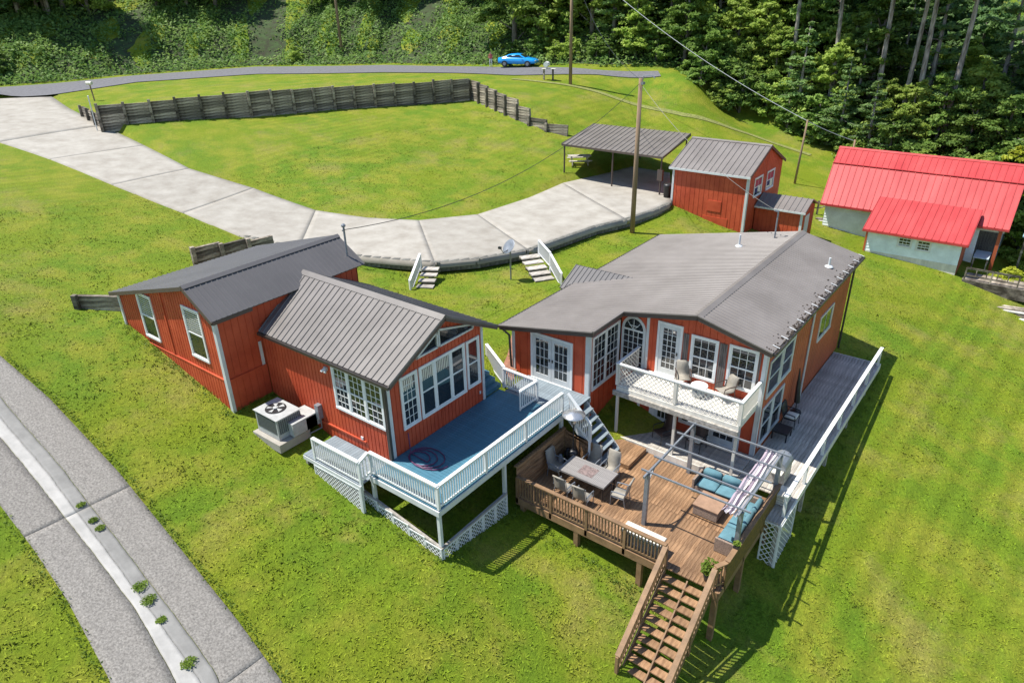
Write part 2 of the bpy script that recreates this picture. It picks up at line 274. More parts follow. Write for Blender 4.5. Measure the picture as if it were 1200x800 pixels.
# ---------------------------------------------------------------- terrain
def tps(P):
    P = np.array(P, float); n = len(P); d = np.linalg.norm(P[:,None,:2]-P[None,:,:2], axis=2)
    K = np.where(d > 0, d*d*np.log(d+1e-12), 0)+np.eye(n)*2.0
    Q = np.c_[np.ones(n), P[:,:2]]
    A = np.block([[K, Q], [Q.T, np.zeros((3,3))]])
    return P[:,:2], np.linalg.solve(A, np.r_[P[:,2], 0, 0, 0])
def tev(m, x, y):
    P, w = m; d2 = (x[...,None]-P[:,0])**2+(y[...,None]-P[:,1])**2
    return (0.5*d2*np.log(d2+1e-12))@w[:-3]+w[-3]+w[-2]*x+w[-1]*y
T_LOW, T_UP, T_DR = tps(LOW), tps(UP), tps(DM)
def inside(poly, x, y):
    c = np.zeros(x.shape, bool); n = len(poly)
    for i in range(n):
        x0, y0 = poly[i][:2]; x1, y1 = poly[(i+1) % n][:2]
        k = (y0 > y) != (y1 > y)
        c ^= k & (x < (x1-x0)*(y-y0)/((y1-y0) if y1 != y0 else 1e-9)+x0)
    return c
def pdist(path, x, y):
    best = np.full(x.shape, 1e9); idx = np.zeros(x.shape, int)
    for i in range(len(path)-1):
        ax, ay = path[i][:2]; dx, dy = path[i+1][0]-ax, path[i+1][1]-ay
        t = np.clip(((x-ax)*dx+(y-ay)*dy)/(dx*dx+dy*dy), 0, 1); d = np.hypot(x-ax-t*dx, y-ay-t*dy)
        k = d < best; best = np.where(k, d, best); idx = np.where(k, i, idx)
    return best, idx
def sstep(t): t = np.clip(t, 0, 1); return t*t*(3-2*t)
WALL_A = [(-50.9,14.5),(-48.3,19.4),(-44.8,25.9),(-42.4,34.1),(-38,41.9),(-36,46.4)]
WALL_B = [(-35.9,46.75),(-28.4,43.0),(-23.2,41.0),(-20.0,41.5)]
STEP = [(-160,14),(-57,15)]+WALL_A+WALL_B+[(-10.3,50.6),(0,62),(60,100)]
UPPER = STEP+[(60,300),(-160,300)]
HILL = [(-190,-70),(-110,0),(-92,12)]+[p[:2] for p in ROADHI]+[(-8,70),(6,82),(30,92),(90,100)]
HILLP = HILL+[(90,400),(-190,400)]
NA = len(WALL_A)+len(WALL_B)
def ground(x, y, cut=True):
    x = np.asarray(x, float); y = np.asarray(y, float)
    cx = np.clip(x, -92, 42); cy = np.clip(y, -18, 96)
    zl = tev(T_LOW, cx, cy); zu = tev(T_UP, cx, np.clip(cy, 10, 80))
    zl = np.clip(zl, -9, 9); zu = np.clip(zu, -4, 8)
    d, i = pdist(STEP, x, y); s = np.where(inside(UPPER, x, y), d, -d)
    wall = (i >= 2) & (i < 1+NA)
    t = np.where(wall, sstep((s-.18)/.6), sstep((s+3)/6))
    z = zl*(1-t)+zu*t
    d, i = pdist(HILL, x, y); s = np.where(inside(HILLP, x, y), d, -d)
    hs = np.clip(s-2.0, 0, None)
    z = z+np.where(hs < 45, .40*hs, .40*45+.2*(hs-45))*sstep(hs/6)
    # ditch-like unevenness of rough ground on the hill
    z = z+sstep(hs/8)*(.5*np.sin(x*.35+1.3)*np.cos(y*.31)+.35*np.sin(x*.8+y*.7))
    if cut:
        k = inside(DRIVE, x, y) | (pdist(DRIVE+DRIVE[:1], x, y)[0] < .4); z = np.where(k, np.minimum(z, tev(T_DR, cx, cy)-.05), z)
    return z
def gz(x, y, cut=True): return float(ground(np.array([x]), np.array([y]), cut)[0])
def axis(a, b, step, lo, hi):
    core = list(np.arange(a, b+1e-6, step)); g = step; out = []; v = b
    while v < hi: g *= 1.35; v += g; out.append(v)
    left = []; v = a; g = step
    while v > lo: g *= 1.35; v -= g; left.append(v)
    return np.array(left[::-1]+core+out)
def grid_mesh(name, X, Y, Z, m, parent=None, smooth=True):
    ny, nx = X.shape; co = np.c_[X.ravel(), Y.ravel(), Z.ravel()].astype(np.float32)
    i = np.arange(nx*ny).reshape(ny, nx); q = np.stack([i[:-1,:-1], i[:-1,1:], i[1:,1:], i[1:,:-1]], -1).reshape(-1, 4)
    return np_mesh(name, co, q, m, parent, smooth)
def np_mesh(name, co, q, m, parent=None, smooth=False, link=True):
    me = bpy.data.meshes.new(name); k = q.shape[1]; me.vertices.add(len(co)); me.vertices.foreach_set('co', co.astype(np.float32).ravel())
    me.loops.add(q.size); me.loops.foreach_set('vertex_index', q.astype(np.int32).ravel())
    me.polygons.add(len(q)); me.polygons.foreach_set('loop_start', np.arange(0, q.size, k, dtype=np.int32))
    me.update(calc_edges=True); me.validate()
    me.materials.append(M[m]); 
    if smooth: me.shade_smooth()
    if not link: return me
    o = bpy.data.objects.new(name, me); C.objects.link(o)
    if parent: o.parent = parent; o.matrix_parent_inverse = PINV.get(parent.name, Matrix())
    return o
gx = axis(-96, 34, .5, -420, 420); gy = axis(-16, 78, .5, -200, 520)
GX, GY = np.meshgrid(gx, gy)
struct(grid_mesh('ground', GX, GY, ground(GX, GY), 'grass'))
# ---------------------------------------------------------------- public road, gravel track
def resample(P, n):
    P = np.array([p[:2] for p in P], float); d = np.r_[0, np.cumsum(np.hypot(*np.diff(P, axis=0).T))]
    t = np.linspace(0, d[-1], n); return np.c_[np.interp(t, d, P[:,0]), np.interp(t, d, P[:,1])]
def loft(name, A, B, n, m, zf, mt, parent=None, thick=0.):
    a = resample(A, n); b = resample(B, n); v = np.linspace(0, 1, m)[None,:,None]
    g = a[:,None]*(1-v)+b[:,None]*v; X, Y = g[...,0], g[...,1]; Z = zf(X, Y)
    if thick:
        X = np.c_[X[:,:1], X, X[:,-1:]]; Y = np.c_[Y[:,:1], Y, Y[:,-1:]]; Z = np.c_[Z[:,:1]-thick, Z, Z[:,-1:]-thick]
        X = np.r_[X[:1], X, X[-1:]]; Y = np.r_[Y[:1], Y, Y[-1:]]; Z = np.r_[Z[:1]-thick, Z, Z[-1:]-thick]
    return grid_mesh(name, X, Y, Z, mt, parent, not thick)
lo = [(-150,-60),(-95,0),(-83,9)]+ROADLO[:-2]+[(-27.0,57.5),(-20.5,60.4)]; hi = [(-156,-56),(-104,3),(-91,13)]+ROADHI[:-1]+[(-21.5,61.6)]
struct(loft('road', hi, lo, 160, 7, lambda x, y: ground(x, y, False)+.07, 'asphalt'))
tr = resample(TRACK, 40); nr = np.gradient(tr, axis=0); nr = np.c_[-nr[:,1], nr[:,0]]/np.linalg.norm(nr, axis=1)[:,None]
struct(loft('gravel_track', tr+nr*.3, tr-nr*.3, 60, 4, lambda x, y: ground(x, y)+.05, 'gravel'))
# ---------------------------------------------------------------- concrete drive in slabs
drv = bpy.data.objects.new('driveway', None); C.objects.link(drv); struct(drv)
zdr = lambda x, y: tev(T_DR, x, y)+.03
sa = [[DRIVE[1],DRIVE[2],DRIVE[3],DRIVE[4]], [DRIVE[4],(-44.6,14.8)], [(-44.6,14.8),DRIVE[5]], [DRIVE[5],DRIVE[6]], [DRIVE[6],DRIVE[7]],
      [DRIVE[7],DRIVE[8],(-16.74,18.6)], [(-16.74,18.6),DRIVE[10]], [DRIVE[10],DRIVE[11],DRIVE[12]], [DRIVE[12],DRIVE[13],DRIVE[14]]]
sb = [[(-78,9),DRIVE[31],DRIVE[30]], [DRIVE[30],DRIVE[29]], [DRIVE[29],DRIVE[28]], [DRIVE[28],DRIVE[27]], [DRIVE[27],DRIVE[26],DRIVE[25]],
      [DRIVE[25],DRIVE[24],DRIVE[23],DRIVE[22]], [DRIVE[22],DRIVE[21],DRIVE[20]], [DRIVE[20],DRIVE[19],DRIVE[18]], [DRIVE[18],DRIVE[17],DRIVE[16],DRIVE[15]]]
def shrink(P, e0, e1):
    P = [Vector(p[:2]) for p in P]; P[0] = P[0]+(P[1]-P[0]).normalized()*e0; P[-1] = P[-1]+(P[-2]-P[-1]).normalized()*e1
    return [tuple(p) for p in P]
for a, b in zip(sa, sb):
    loft('concrete_slab', shrink(b, .007, .007), shrink(a, .007, .007), 24, 14, zdr, 'concrete', drv, .35)
# low block wall holding the drive above the house lawn
edge = [DRIVE[i][:2] for i in range(16, 27)]
bw = thing('block_retaining_wall', 'low dark block wall along the drive edge above the house lawn', 'retaining wall', (edge[0][0], edge[0][1], .2))
blk = MB().box((-.29,-.14,-.098), (.29,.14,.098)).mesh('block', 'block')
ep = resample(edge, 400); ed = np.r_[0, np.cumsum(np.hypot(*np.diff(ep, axis=0).T))]
for c in range(3):
    s = .3+(.3 if c % 2 else 0)
    while s < ed[-1]-.3:
        x = np.interp(s, ed, ep[:,0]); y = np.interp(s, ed, ep[:,1]); x2 = np.interp(s+.05, ed, ep[:,0]); y2 = np.interp(s+.05, ed, ep[:,1])
        a = math.atan2(y2-y, x2-x); zt = float(zdr(np.array([x]), np.array([y]))[0])-.09-.2*c
        inst('block', blk, bw, (x+.16*math.sin(a)*(1), y-.16*math.cos(a), zt), (0, 0, a), (1, random.uniform(.9, 1.1), 1)); s += .6
# ---------------------------------------------------------------- lower lane: aggregate slabs either side of a smooth gutter
XI = [(-34,-5.9)]+[p[:2] for p in LI]+[(8,-8.4),(15,-10.6)]
XO = [(-34,-10.4),(-16,-9.9)]+[p[:2] for p in LO]+[(4,-11.6),(11,-14)]
XGH = [(-34,-7.8),(-16,-7.9)]+[p[:2] for p in GH]+[(5,-9.7),(13,-12.2)]
XGL = [(-34,-8.35),(-16,-8.3)]+[p[:2] for p in GL]+[(4.6,-10.2),(12.6,-12.7)]
def ycut(P, x): return float(np.interp(x, [p[0] for p in P], [p[1] for p in P]))
lane = bpy.data.objects.new('lane', None); C.objects.link(lane); struct(lane)
zl_ = lambda h: (lambda x, y: ground(x, y)+h)
def strip(name, P, Q, x0, x1, h, mt, off=0., off2=0., parent=lane):
    xs = np.linspace(x0, x1, max(6, int((x1-x0)*6)))
    wob = lambda x, P: (.006*math.sin(5.1*x)+.008*math.sin(1.3*x+1)+.006*math.sin(17*x)) if P in (XGL, XGH) else 0.
    A = [(x, ycut(P, x)+off+wob(x, P)) for x in xs]; B = [(x, ycut(Q, x)+off2+wob(x, Q)) for x in xs]
    return loft(name, A, B, len(xs), 6, zl_(h), mt, parent, .2)
for x0, x1 in ((-33,-20.01),(-20,-6.31),(-6.29,1.89),(1.91,10.6)):
    strip('aggregate_slab', XO, XGL, x0, x1, .055, 'aggregate', 0, -.02)
    strip('gutter_slab', XGL, XGH, x0, x1, .042, 'gutterc', 0, 0)
    strip('gutter_edge', XGH, XGH, x0, x1, .046, 'gutters', .01, .42)
    strip('aggregate_slab', XGH, XI, x0, x1, .058, 'aggregate', .44, 0)
# ---------------------------------------------------------------- timber retaining wall behind the upper lawn
tie = MB().box((-.5,-.1,-.125), (.5,.1,.125)).mesh('tie', 'oldwood'); tpost = MB().box((-.11,-.11,0), (.11,.11,1)).mesh('post', 'oldwood')
def tie_wall(label, path, tops, n, loc):
    w = thing('timber_retaining_wall', label, 'retaining wall', (*loc, gz(*loc)))
    P = resample(path, n+1); D = np.r_[0, np.cumsum(np.hypot(*np.diff(np.array(path), axis=0).T))]; D /= D[-1]
    T = np.interp(np.linspace(0, 1, n+1), D, tops)
    for k in range(n):
        a = Vector((*P[k], 0)); b = Vector((*P[k+1], 0)); mid = (a+b)/2; ang = math.atan2(b.y-a.y, b.x-a.x); ln = (b-a).length
        top = max(T[k], T[k+1]) if k % 3 else (T[k]+T[k+1])/2+.08; base = min(gz(a.x+.3*math.sin(ang), a.y-.3*math.cos(ang)), gz(b.x+.3*math.sin(ang), b.y-.3*math.cos(ang)))-.1
        z = top-.125
        while z > base-.1:
            inst('tie', tie, w, (mid.x+random.uniform(-.02,.02), mid.y+random.uniform(-.03,.03), z), (0, random.uniform(-.01,.01), ang), (ln*.985, 1, .95)); z -= .25
        f = Vector((math.sin(ang), -math.cos(ang), 0))*.2
        inst('post', tpost, w, (a.x+f.x, a.y+f.y, base-.1), (random.uniform(-.02,.02), 0, ang), (1, 1, top-base+.2+random.uniform(-.05,.12)))
    return w
tie_wall('long tall wall of stacked dark ties with posts behind the upper lawn', WALL_A, [6.75,6.85,7.05,6.75,6.6,6.65], 17, (-44.8,25.9))
tie_wall('stepped wall of dark ties running down the lawn to the carport', WALL_B, [6.45,5.75,4.2,3.35], 8, (-28.4,43))
tie_wall('short low stack of ties beside the drive at the tall wall end', [(-58.5,16.4),(-51.3,14.9)], [5.95,5.9], 3, (-55,15.5))
tie_wall('low tie edging running uphill behind the left wing', [(-18.2,-2.3),(-16.2,-1.0)], [2.75,2.75], 1, (-17.5,-2))
tie_wall('low tie edging between the left wing and the drive', [(-19.2,4.0),(-18.6,8.6)], [3.1,2.5], 3, (-19,6))
# ---------------------------------------------------------------- building helpers
class Face:      # a wall face: o = origin (x,y), u = along, n = outward; s along, absolute z, d outwards
    def __init__(s, o, u, n): s.o = Vector((*o, 0)); s.u = Vector((*u, 0)); s.n = Vector((*n, 0))
    def P(s, a, z, d=0.): v = s.o+s.u*a+s.n*d; return (v.x, v.y, z)
    def box(s, mb, a0, a1, z0, z1, d0, d1):
        vs = [s.P(a, z, d) for z in (z0, z1) for a, d in ((a0,d0),(a1,d0),(a1,d1),(a0,d1))]
        return mb.add(vs, [(3,2,1,0),(4,5,6,7),(0,1,5,4),(1,2,6,5),(2,3,7,6),(3,0,4,7)])
    def poly(s, mb, pts, d0, d1):
        return mb.prism([s.P(a, z, d0) for a, z in pts], s.n*(d1-d0))
def FY(y): return Face((0, y), (1, 0), (0, -1))     # faces the front, s = x
def FX(x): return Face((x, 0), (0, 1), (1, 0))      # faces right, s = y
def siding(face, a0, a1, z0f, ztf, parent, m='red', name='wall', step=.2, brk=()):
    # vertical grooved boards standing proud of a backing wall
    mb = MB(); cuts = sorted(set([round(a0+i*step, 4) for i in range(int((a1-a0)/step)+1)]+[a0, a1]+[b for b in brk if a0 < b < a1]))
    zb = z0f if callable(z0f) else (lambda a: z0f); zt = ztf if callable(ztf) else (lambda a: ztf)
    pts = [(a, zb(a)) for a in (a0, a1)]+[(a, zt(a)) for a in [a1]+sorted([b for b in brk if a0 < b < a1], reverse=True)+[a0]]
    face.poly(mb, pts, -.12, 0)
    for c, d in zip(cuts[:-1], cuts[1:]):
        if d-c < .03: continue
        g = .018
        face.poly(mb, [(c+g, zb(c)), (d-g, zb(d)), (d-g, zt(d)-.002), (c+g, zt(c)-.002)], .001, .018)
    return mb.build(name, m, parent)
def window(face, a0, a1, z0, z1, parent, cols=3, rows=4, units=1, trim=.09, m='white', mid=True, name='window', top=None, glass='glass'):
    mb = MB(); B = lambda *q: face.box(mb, *q)
    B(a0-trim, a1+trim, z1, z1+trim, .019, .065); B(a0-trim, a1+trim, z0-trim, z0, .019, .075)
    B(a0-trim, a0, z0, z1, .019, .063); B(a1, a1+trim, z0, z1, .019, .063)
    ws = [1/units]*units if isinstance(units, int) else units
    e = a0; bars = MB(); pm = MB(); nu = len(ws)
    for k, w in enumerate(ws):
        b = e+(a1-a0)*w; f = .045
        if k: face.box(mb, e-.045, e+.045, z0, z1, .019, .06)
        s0, s1 = e+(.045 if k else 0), b-(.045 if k < nu-1 else 0)
        for q in ((s0, s0+f), (s1-f, s1)): face.box(mb, *q, z0, z1, .019, .045)
        face.box(mb, s0+f, s1-f, z0, z0+f, .019, .045); face.box(mb, s0+f, s1-f, z1-f, z1, .019, .045)
        if mid: face.box(mb, s0+f, s1-f, (z0+z1)/2-.03, (z0+z1)/2+.03, .019, .046)
        face.box(pm, s0+f, s1-f, z0+f, z1-f, .019, .024)
        c = cols if isinstance(cols, int) else cols[k]
        for i in range(1, c): x = s0+f+(s1-s0-2*f)*i/c; face.box(bars, x-.011, x+.011, z0+f, z1-f, .024, .036)
        for j in range(1, rows):
            z = z0+(z1-z0)*j/rows
            if mid and abs(z-(z0+z1)/2) < .04: continue
            face.box(bars, s0+f, s1-f, z-.011, z+.011, .024, .034)
        e = b
    o = mb.build(name, m, parent); pm.build('pane', glass, o)
    if bars.v: bars.build('glazing_bars', m, o)
    return o
def door(face, a0, a1, z0, z1, parent, leaves=1, cols=3, rows=5, m='white', trim=.1, dm='trim'):
    fr = MB(); face.box(fr, a0-trim, a0, z0, z1+trim, .019, .065); face.box(fr, a1, a1+trim, z0, z1+trim, .019, .065); face.box(fr, a0, a1, z1, z1+trim, .019, .063)
    face.box(fr, a0-trim, a1+trim, z0-.05, z0, .019, .09)
    o = fr.build('door_frame', m, parent); w = (a1-a0)/leaves
    for k in range(leaves):
        l = MB(); b0, b1 = a0+w*k+.01, a0+w*(k+1)-.01; st = .15
        face.box(l, b0, b0+st, z0, z1, .02, .05); face.box(l, b1-st, b1, z0, z1, .02, .05); face.box(l, b0+st, b1-st, z1-.16, z1, .02, .05); face.box(l, b0+st, b1-st, z0, z0+.26, .02, .05)
        d = l.build('door', dm, parent)
        p = MB(); face.box(p, b0+st, b1-st, z0+.26, z1-.16, .02, .026); p.build('pane', 'glass', d)
        g = MB()
        for i in range(1, cols): x = b0+st+(b1-b0-2*st)*i/cols; face.box(g, x-.011, x+.011, z0+.26, z1-.16, .026, .04)
        for j in range(1, rows): z = z0+.26+(z1-.16-z0-.26)*j/rows; face.box(g, b0+st, b1-st, z-.011, z+.011, .026, .038)
        g.build('glazing_bars', 'white', d)
        h = MB(); hx = b1-.07 if k == 0 else b0+.07; face.box(h, hx-.02, hx+.02, z0+.98, z0+1.1, .05, .1); h.build('handle', 'dark', d)
    return o
def trimboard(face, a0, a1, z0, z1, parent, m='trim', d=.03, name='corner_trim'):
    mb = MB(); face.box(mb, a0, a1, z0, z1, .019, d+.019); return mb.build(name, m, parent)
def roof_plane(e0, e1, r1, r0, parent, m='roof', pitch=.3, rib=.028, th=.05, name='roof', ribw=.035):
    # e0-e1 along the eave, r0-r1 along the ridge; ribs run eave to ridge
    e0, e1, r1, r0 = map(Vector, (e0, e1, r1, r0)); n = (e1-e0).cross(r0-e0).normalized()
    if n.z < 0: n = -n
    mb = MB(); mb.prism([e0, e1, r1, r0], -n*th); k = max(2, round((e1-e0).length/pitch))
    al = (e1-e0).normalized()
    for i in range(k+1):
        t = i/k; a = e0.lerp(e1, t); b = r0.lerp(r1, t)
        if i == 0: a += al*ribw; b += al*ribw
        if i == k: a -= al*ribw; b -= al*ribw
        vs = []
        for p in (a, b): vs += [p-al*ribw+n*.001, p-al*ribw*.45+n*rib, p+al*ribw*.45+n*rib, p+al*ribw+n*.001]
        mb.add(vs, [(0,1,2,3),(7,6,5,4),(0,4,5,1),(1,5,6,2),(2,6,7,3)])
    return mb.build(name, m, parent)
def ridge_cap(p, q, parent, w=.16, drop=.05, m='roof', n1=None):
    p = Vector(p); q = Vector(q); d = (q-p).normalized(); s = d.cross(Vector((0,0,1))).normalized(); mb = MB(); vs = []
    for c in (p, q): vs += [c+s*w-Vector((0,0,drop)), c+Vector((0,0,.035)), c-s*w-Vector((0,0,drop)), c-Vector((0,0,.03))]
    mb.add(vs, [(0,1,2,3),(7,6,5,4),(0,4,5,1),(1,5,6,2),(2,6,7,3),(3,7,4,0)]); return mb.build('ridge_cap', m, parent)
def strip_beam(name, p, q, w, h, m, parent): return MB().beam(p, q, w, h).build(name, m, parent)
def railing(parent, p, q, h=.93, m='white', sp=.115, bw=.035, cap=(.13,.045), bot=.09, post=True, postw=.09, postdown=0., posts=None, name='railing'):
    p = Vector(p); q = Vector(q); ln = (q-p).length; up = Vector((0,0,1))
    o = MB().beam(p+up*h, q+up*h, *cap).build(name, m, parent)
    MB().beam(p+up*(h-.058), q+up*(h-.058), .04, .07).build('upper_rail', m, o); MB().beam(p+up*bot, q+up*bot, .045, .07).build('lower_rail', m, o)
    n = max(1, int(ln/sp)); bm = MB().box((-bw/2,-bw/2,bot+.035), (bw/2,bw/2,h-.094)).mesh('baluster', m)
    for i in range(1, n): c = p.lerp(q, i/n); inst('baluster', bm, o, c, (0,0,math.atan2(q.y-p.y, q.x-p.x)))
    if posts is None: posts = [0, 1] if post else []
    for t in posts:
        c = p.lerp(q, t); MB().box((c.x-postw/2, c.y-postw/2, c.z-postdown), (c.x+postw/2, c.y+postw/2, c.z+h-.022)).build('post', m, parent)
    return o
def boards(parent, x0, x1, y0, y1, z, along, m, w=.14, th=.04, gap=.008, name='board', jit=0.):
    L0, L1, a0, a1 = (y0, y1, x0, x1) if along == 'y' else (x0, x1, y0, y1)
    n = max(1, round((a1-a0)/w)); ww = (a1-a0)/n; ln = L1-L0
    me = (MB().box((-ww/2+gap/2, -ln/2, -th), (ww/2-gap/2, ln/2, 0)) if along == 'y' else MB().box((-ln/2, -ww/2+gap/2, -th), (ln/2, ww/2-gap/2, 0))).mesh(name, m)
    for i in range(n):
        a = a0+ww*(i+.5); c = (a, (L0+L1)/2) if along == 'y' else ((L0+L1)/2, a)
        inst(name, me, parent, (*c, z+random.uniform(-jit, 0)))
def lattice(face, a0, a1, z0f, z1, parent, m='white', sp=.12, w=.03, d=.0, name='lattice'):
    # two layers of diagonal laths clipped to the panel
    zf = z0f if callable(z0f) else (lambda a: z0f); mb = MB(); zmin = min(zf(a0), zf(a1)); H = z1-zmin
    for sg, dd in ((1, 0), (-1, .012)):
        t = a0-H
        while t < a1+H:
            pts = []
            x0, x1 = (t, t+H) if sg > 0 else (t+H, t)    # at zmin and at z1
            def at(z): return x0+(x1-x0)*(z-zmin)/H
            za, zb = zmin, z1
            lo_, hi_ = za, zb
            for _ in range(1):
                if sg > 0: lo_ = max(lo_, zmin+(a0-t)); hi_ = min(hi_, zmin+(a1-t))
                else: lo_ = max(lo_, zmin+(t+H-a1)); hi_ = min(hi_, zmin+(t+H-a0))
            k = 0
            while lo_ < hi_ and zf(min(max(at(lo_), a0), a1)) > lo_ and k < 60: lo_ += .02; k += 1
            if hi_-lo_ > .02:
                A = face.P(at(lo_), lo_, d+dd); B = face.P(at(hi_), hi_, d+dd); mb.beam(A, B, .01, w, up=tuple(face.n.cross(Vector((Vector(B)-Vector(A)))).normalized()))
            t += sp
    for q in ((a0, a0+.05), (a1-.05, a1)): face.box(mb, *q, min(zf(q[0]), zf(q[1])), z1, d-.02, d+.03)
    face.box(mb, a0+.05, a1-.05, z1-.05, z1, d-.02, d+.03)
    return mb.build(name, m, parent)
# ================================================================ left wing
wing = thing('house_wing', 'red wing with dark asymmetric metal roof and two tall white windows', 'house', (-11, 2, 1.7))
fy = FY(-1.77)
wr = lambda x: 5.40-.268*(-8.5-x)-.12 if x < -8.5 else 5.40-.62*(x+8.5)-.12
gl = lambda x: gz(x, -1.85)-.25
siding(fy, -14.95, -7.14, 1.72, wr, wing, brk=(-8.5,), step=.2)
siding(Face((0,-1.81), (1,0), (0,-1)), -14.95, -7.14, gl, 1.66, wing, step=.2, name='skirting_wall')
lg = MB(); fy.box(lg, -14.97, -7.12, 1.66, 1.72, -.1, .075); lg.build('skirting_ledge', 'red', wing)
sx = FX(-7.14)
siding(sx, -1.75, 5.2, 1.72, lambda y: wr(-7.14), wing, step=.3, name='side_wall'); siding(FX(-7.10), -1.78, .0, lambda y: gz(-7.0, y)-.25, 1.66, wing, name='skirting_wall', step=.3)
lg = MB(); sx.box(lg, -1.78, -.02, 1.66, 1.72, 0, .075); lg.build('skirting_ledge', 'red', wing)
siding(Face((-14.95,0), (0,1), (-1,0)), -1.75, 5.2, 1.0, wr(-14.95), wing, name='side_wall'); siding(Face((0,5.2), (1,0), (0,1)), -14.95, -7.14, .2, wr, wing, brk=(-8.5,), name='back_wall')
trimboard(fy, -7.26, -7.12, gz(-7.1,-1.9)-.1, wr(-7.2)-.02, wing, d=.06); trimboard(sx, -1.86, -1.72, gz(-7.1,-1.9)-.1, wr(-7.14)-.02, wing, d=.062)
trimboard(fy, -14.98, -14.85, 2.0, wr(-14.9), wing, d=.06); trimboard(sx, -.2, -.08, 1.25, 2.75, wing, d=.03)
trimboard(fy, -11.02, -10.9, 1.72, wr(-10.95)-.02, wing, m='red', d=.04, name='seam_board')
window(fy, -13.05, -12.0, 2.08, 4.0, wing, cols=1, rows=2); window(fy, -9.28, -8.2, 2.25, 4.3, wing, cols=1, rows=2)
for w_ in (0, 1):
    a = (-13.0, -12.05) if w_ == 0 else (-9.23, -8.25)
    bl = MB()
    for k in range(9): z = (3.92 if w_ == 0 else 4.22)-.1*k; fy.box(bl, *a, z-.035, z, .0245, .028)
    bl.build('blind', 'trim', wing)
roof_plane((-6.85,-2.05,4.38), (-6.85,5.45,4.38), (-8.5,5.45,5.4), (-8.5,-2.05,5.4), wing, 'roofdark', .23, .022)
roof_plane((-15.25,-2.05,3.58), (-15.25,5.45,3.58), (-8.5,5.45,5.4), (-8.5,-2.05,5.4), wing, 'roofdark', .23, .022)
ridge_cap((-8.5,-2.05,5.42), (-8.5,5.45,5.42), wing, .17, .07, 'roofdark')
for p, q in (((-15.25,-2.03,3.50),(-8.5,-2.03,5.32)), ((-8.5,-2.03,5.32),(-6.85,-2.03,4.30))): strip_beam('fascia', p, q, .05, .16, 'fascia', wing)
strip_beam('fascia', (-6.87,-2.0,4.29), (-6.87,-.3,4.29), .05, .14, 'fascia', wing)
ms = MB().tube([(-7.45,5.0,4.6), (-7.45,5.0,6.1)], .045, 8); ms.tube([(-7.45,5.0,5.95), (-7.3,4.8,5.98)], .03, 6); ms.lathe((-7.45,5.0,6.08), [(.09,0),(.1,.07),(.05,.13),(.01,.14)], 8); ms.build('service_mast', 'galv', wing)
# ================================================================ cottage with gable windows
cot = thing('cottage', 'red cottage with ribbed grey gable roof and a wall of white windows', 'house', (-3.5, 2.6, 0))
RIDGE = (2.68, 4.78); EV = 3.30
cr = lambda y: RIDGE[1]-(RIDGE[1]-EV)/(RIDGE[0]+.22)*abs(y-RIDGE[0])-.09
c0, c1 = FY(0.), FX(0.)
siding(c0, -7.05, -.0, lambda x: gz(x, -.1)-.3, cr(0), cot, name='side_wall'); siding(c1, .0, 5.2, -1.35, cr, cot, brk=(RIDGE[0],), name='gable_wall')
siding(Face((0,5.2), (1,0), (0,1)), -7.05, 0, -.6, cr(5.2), cot, name='back_wall')
trimboard(c1, .01, .15, -.02, cr(.02)-.02, cot, d=.03); trimboard(c0, -.13, .045, -.05, cr(0)-.02, cot, m='gutter', d=.045); trimboard(c1, 5.07, 5.2, 0, cr(5.2)-.02, cot)
fb = MB(); fb.box((-4.3,-.07,.16), (-1.35,-.02,.22)); fb.build('belt_board', 'red', cot)
window(c1, .72, 1.42, .98, 2.95, cot, cols=3, rows=6); window(c1, 1.68, 4.0, .96, 2.95, cot, cols=1, rows=2, units=[.31,.38,.31]); window(c1, 4.26, 4.86, 1.0, 2.93, cot, cols=1, rows=2)
for nm, pts in (('transom_window', [(1.5,3.46),(2.62,3.46),(2.62,4.05)]), ('transom_window', [(2.72,3.46),(4.6,3.46),(4.6,3.62),(2.72,4.12)])):
    fr = MB(); c1.poly(fr, pts, .019, .022); 
    for a, b in zip(pts, pts[1:]+pts[:1]): fr.beam(c1.P(*a, .045), c1.P(*b, .045), .07, .09, up=(1,0,0))
    o = fr.build(nm, 'trim', cot); pm = MB(); c1.poly(pm, pts, .023, .027); pm.build('pane', 'glass', o)
# curtain valances behind the upper sashes, on the face of the glass
for a0, a1 in ((.77,1.37),(1.73,2.38),(2.48,3.2)):
    vm = MB(); k = int((a1-a0)/.09)
    for i in range(k): c1.box(vm, a0+.09*i, a0+.09*i+.05, 2.42, 2.88, .025, .029)
    vm.build('valance', 'cushwhite', cot)
window(c0, -2.74, -.22, 1.26, 2.95, cot, cols=3, rows=6, units=[.3,.35,.35])
x0c, x1c = -6.9, .5
roof_plane((x0c,-.22,EV), (x1c,-.22,EV), (x1c,*RIDGE), (-7.55,*RIDGE), cot, 'roofmid', .30, .035)
roof_plane((x0c,5.6,EV), (x1c,5.6,EV), (x1c,*RIDGE), (-7.55,*RIDGE), cot, 'roofmid', .30, .035)
ridge_cap((-7.5,RIDGE[0],RIDGE[1]+.03), (x1c,RIDGE[0],RIDGE[1]+.03), cot, .2, .1, 'roofmid')
for s_, e_ in ((-.22,EV),(5.6,EV)): strip_beam('barge_board', (x1c-.03,s_,e_-.09), (x1c-.03,RIDGE[0],RIDGE[1]-.09), .05, .17, 'fascia', cot)
sf = MB(); sf.prism([(.02,-.2,EV-.07),(x1c-.06,-.2,EV-.07),(x1c-.06,RIDGE[0],RIDGE[1]-.07),(.02,RIDGE[0],RIDGE[1]-.07)], (0,0,-.02)); sf.build('soffit', 'fascia', cot)
MB().box((x0c,-.31,EV-.14), (x1c,-.2,EV-.03)).build('gutter', 'gutter', cot)
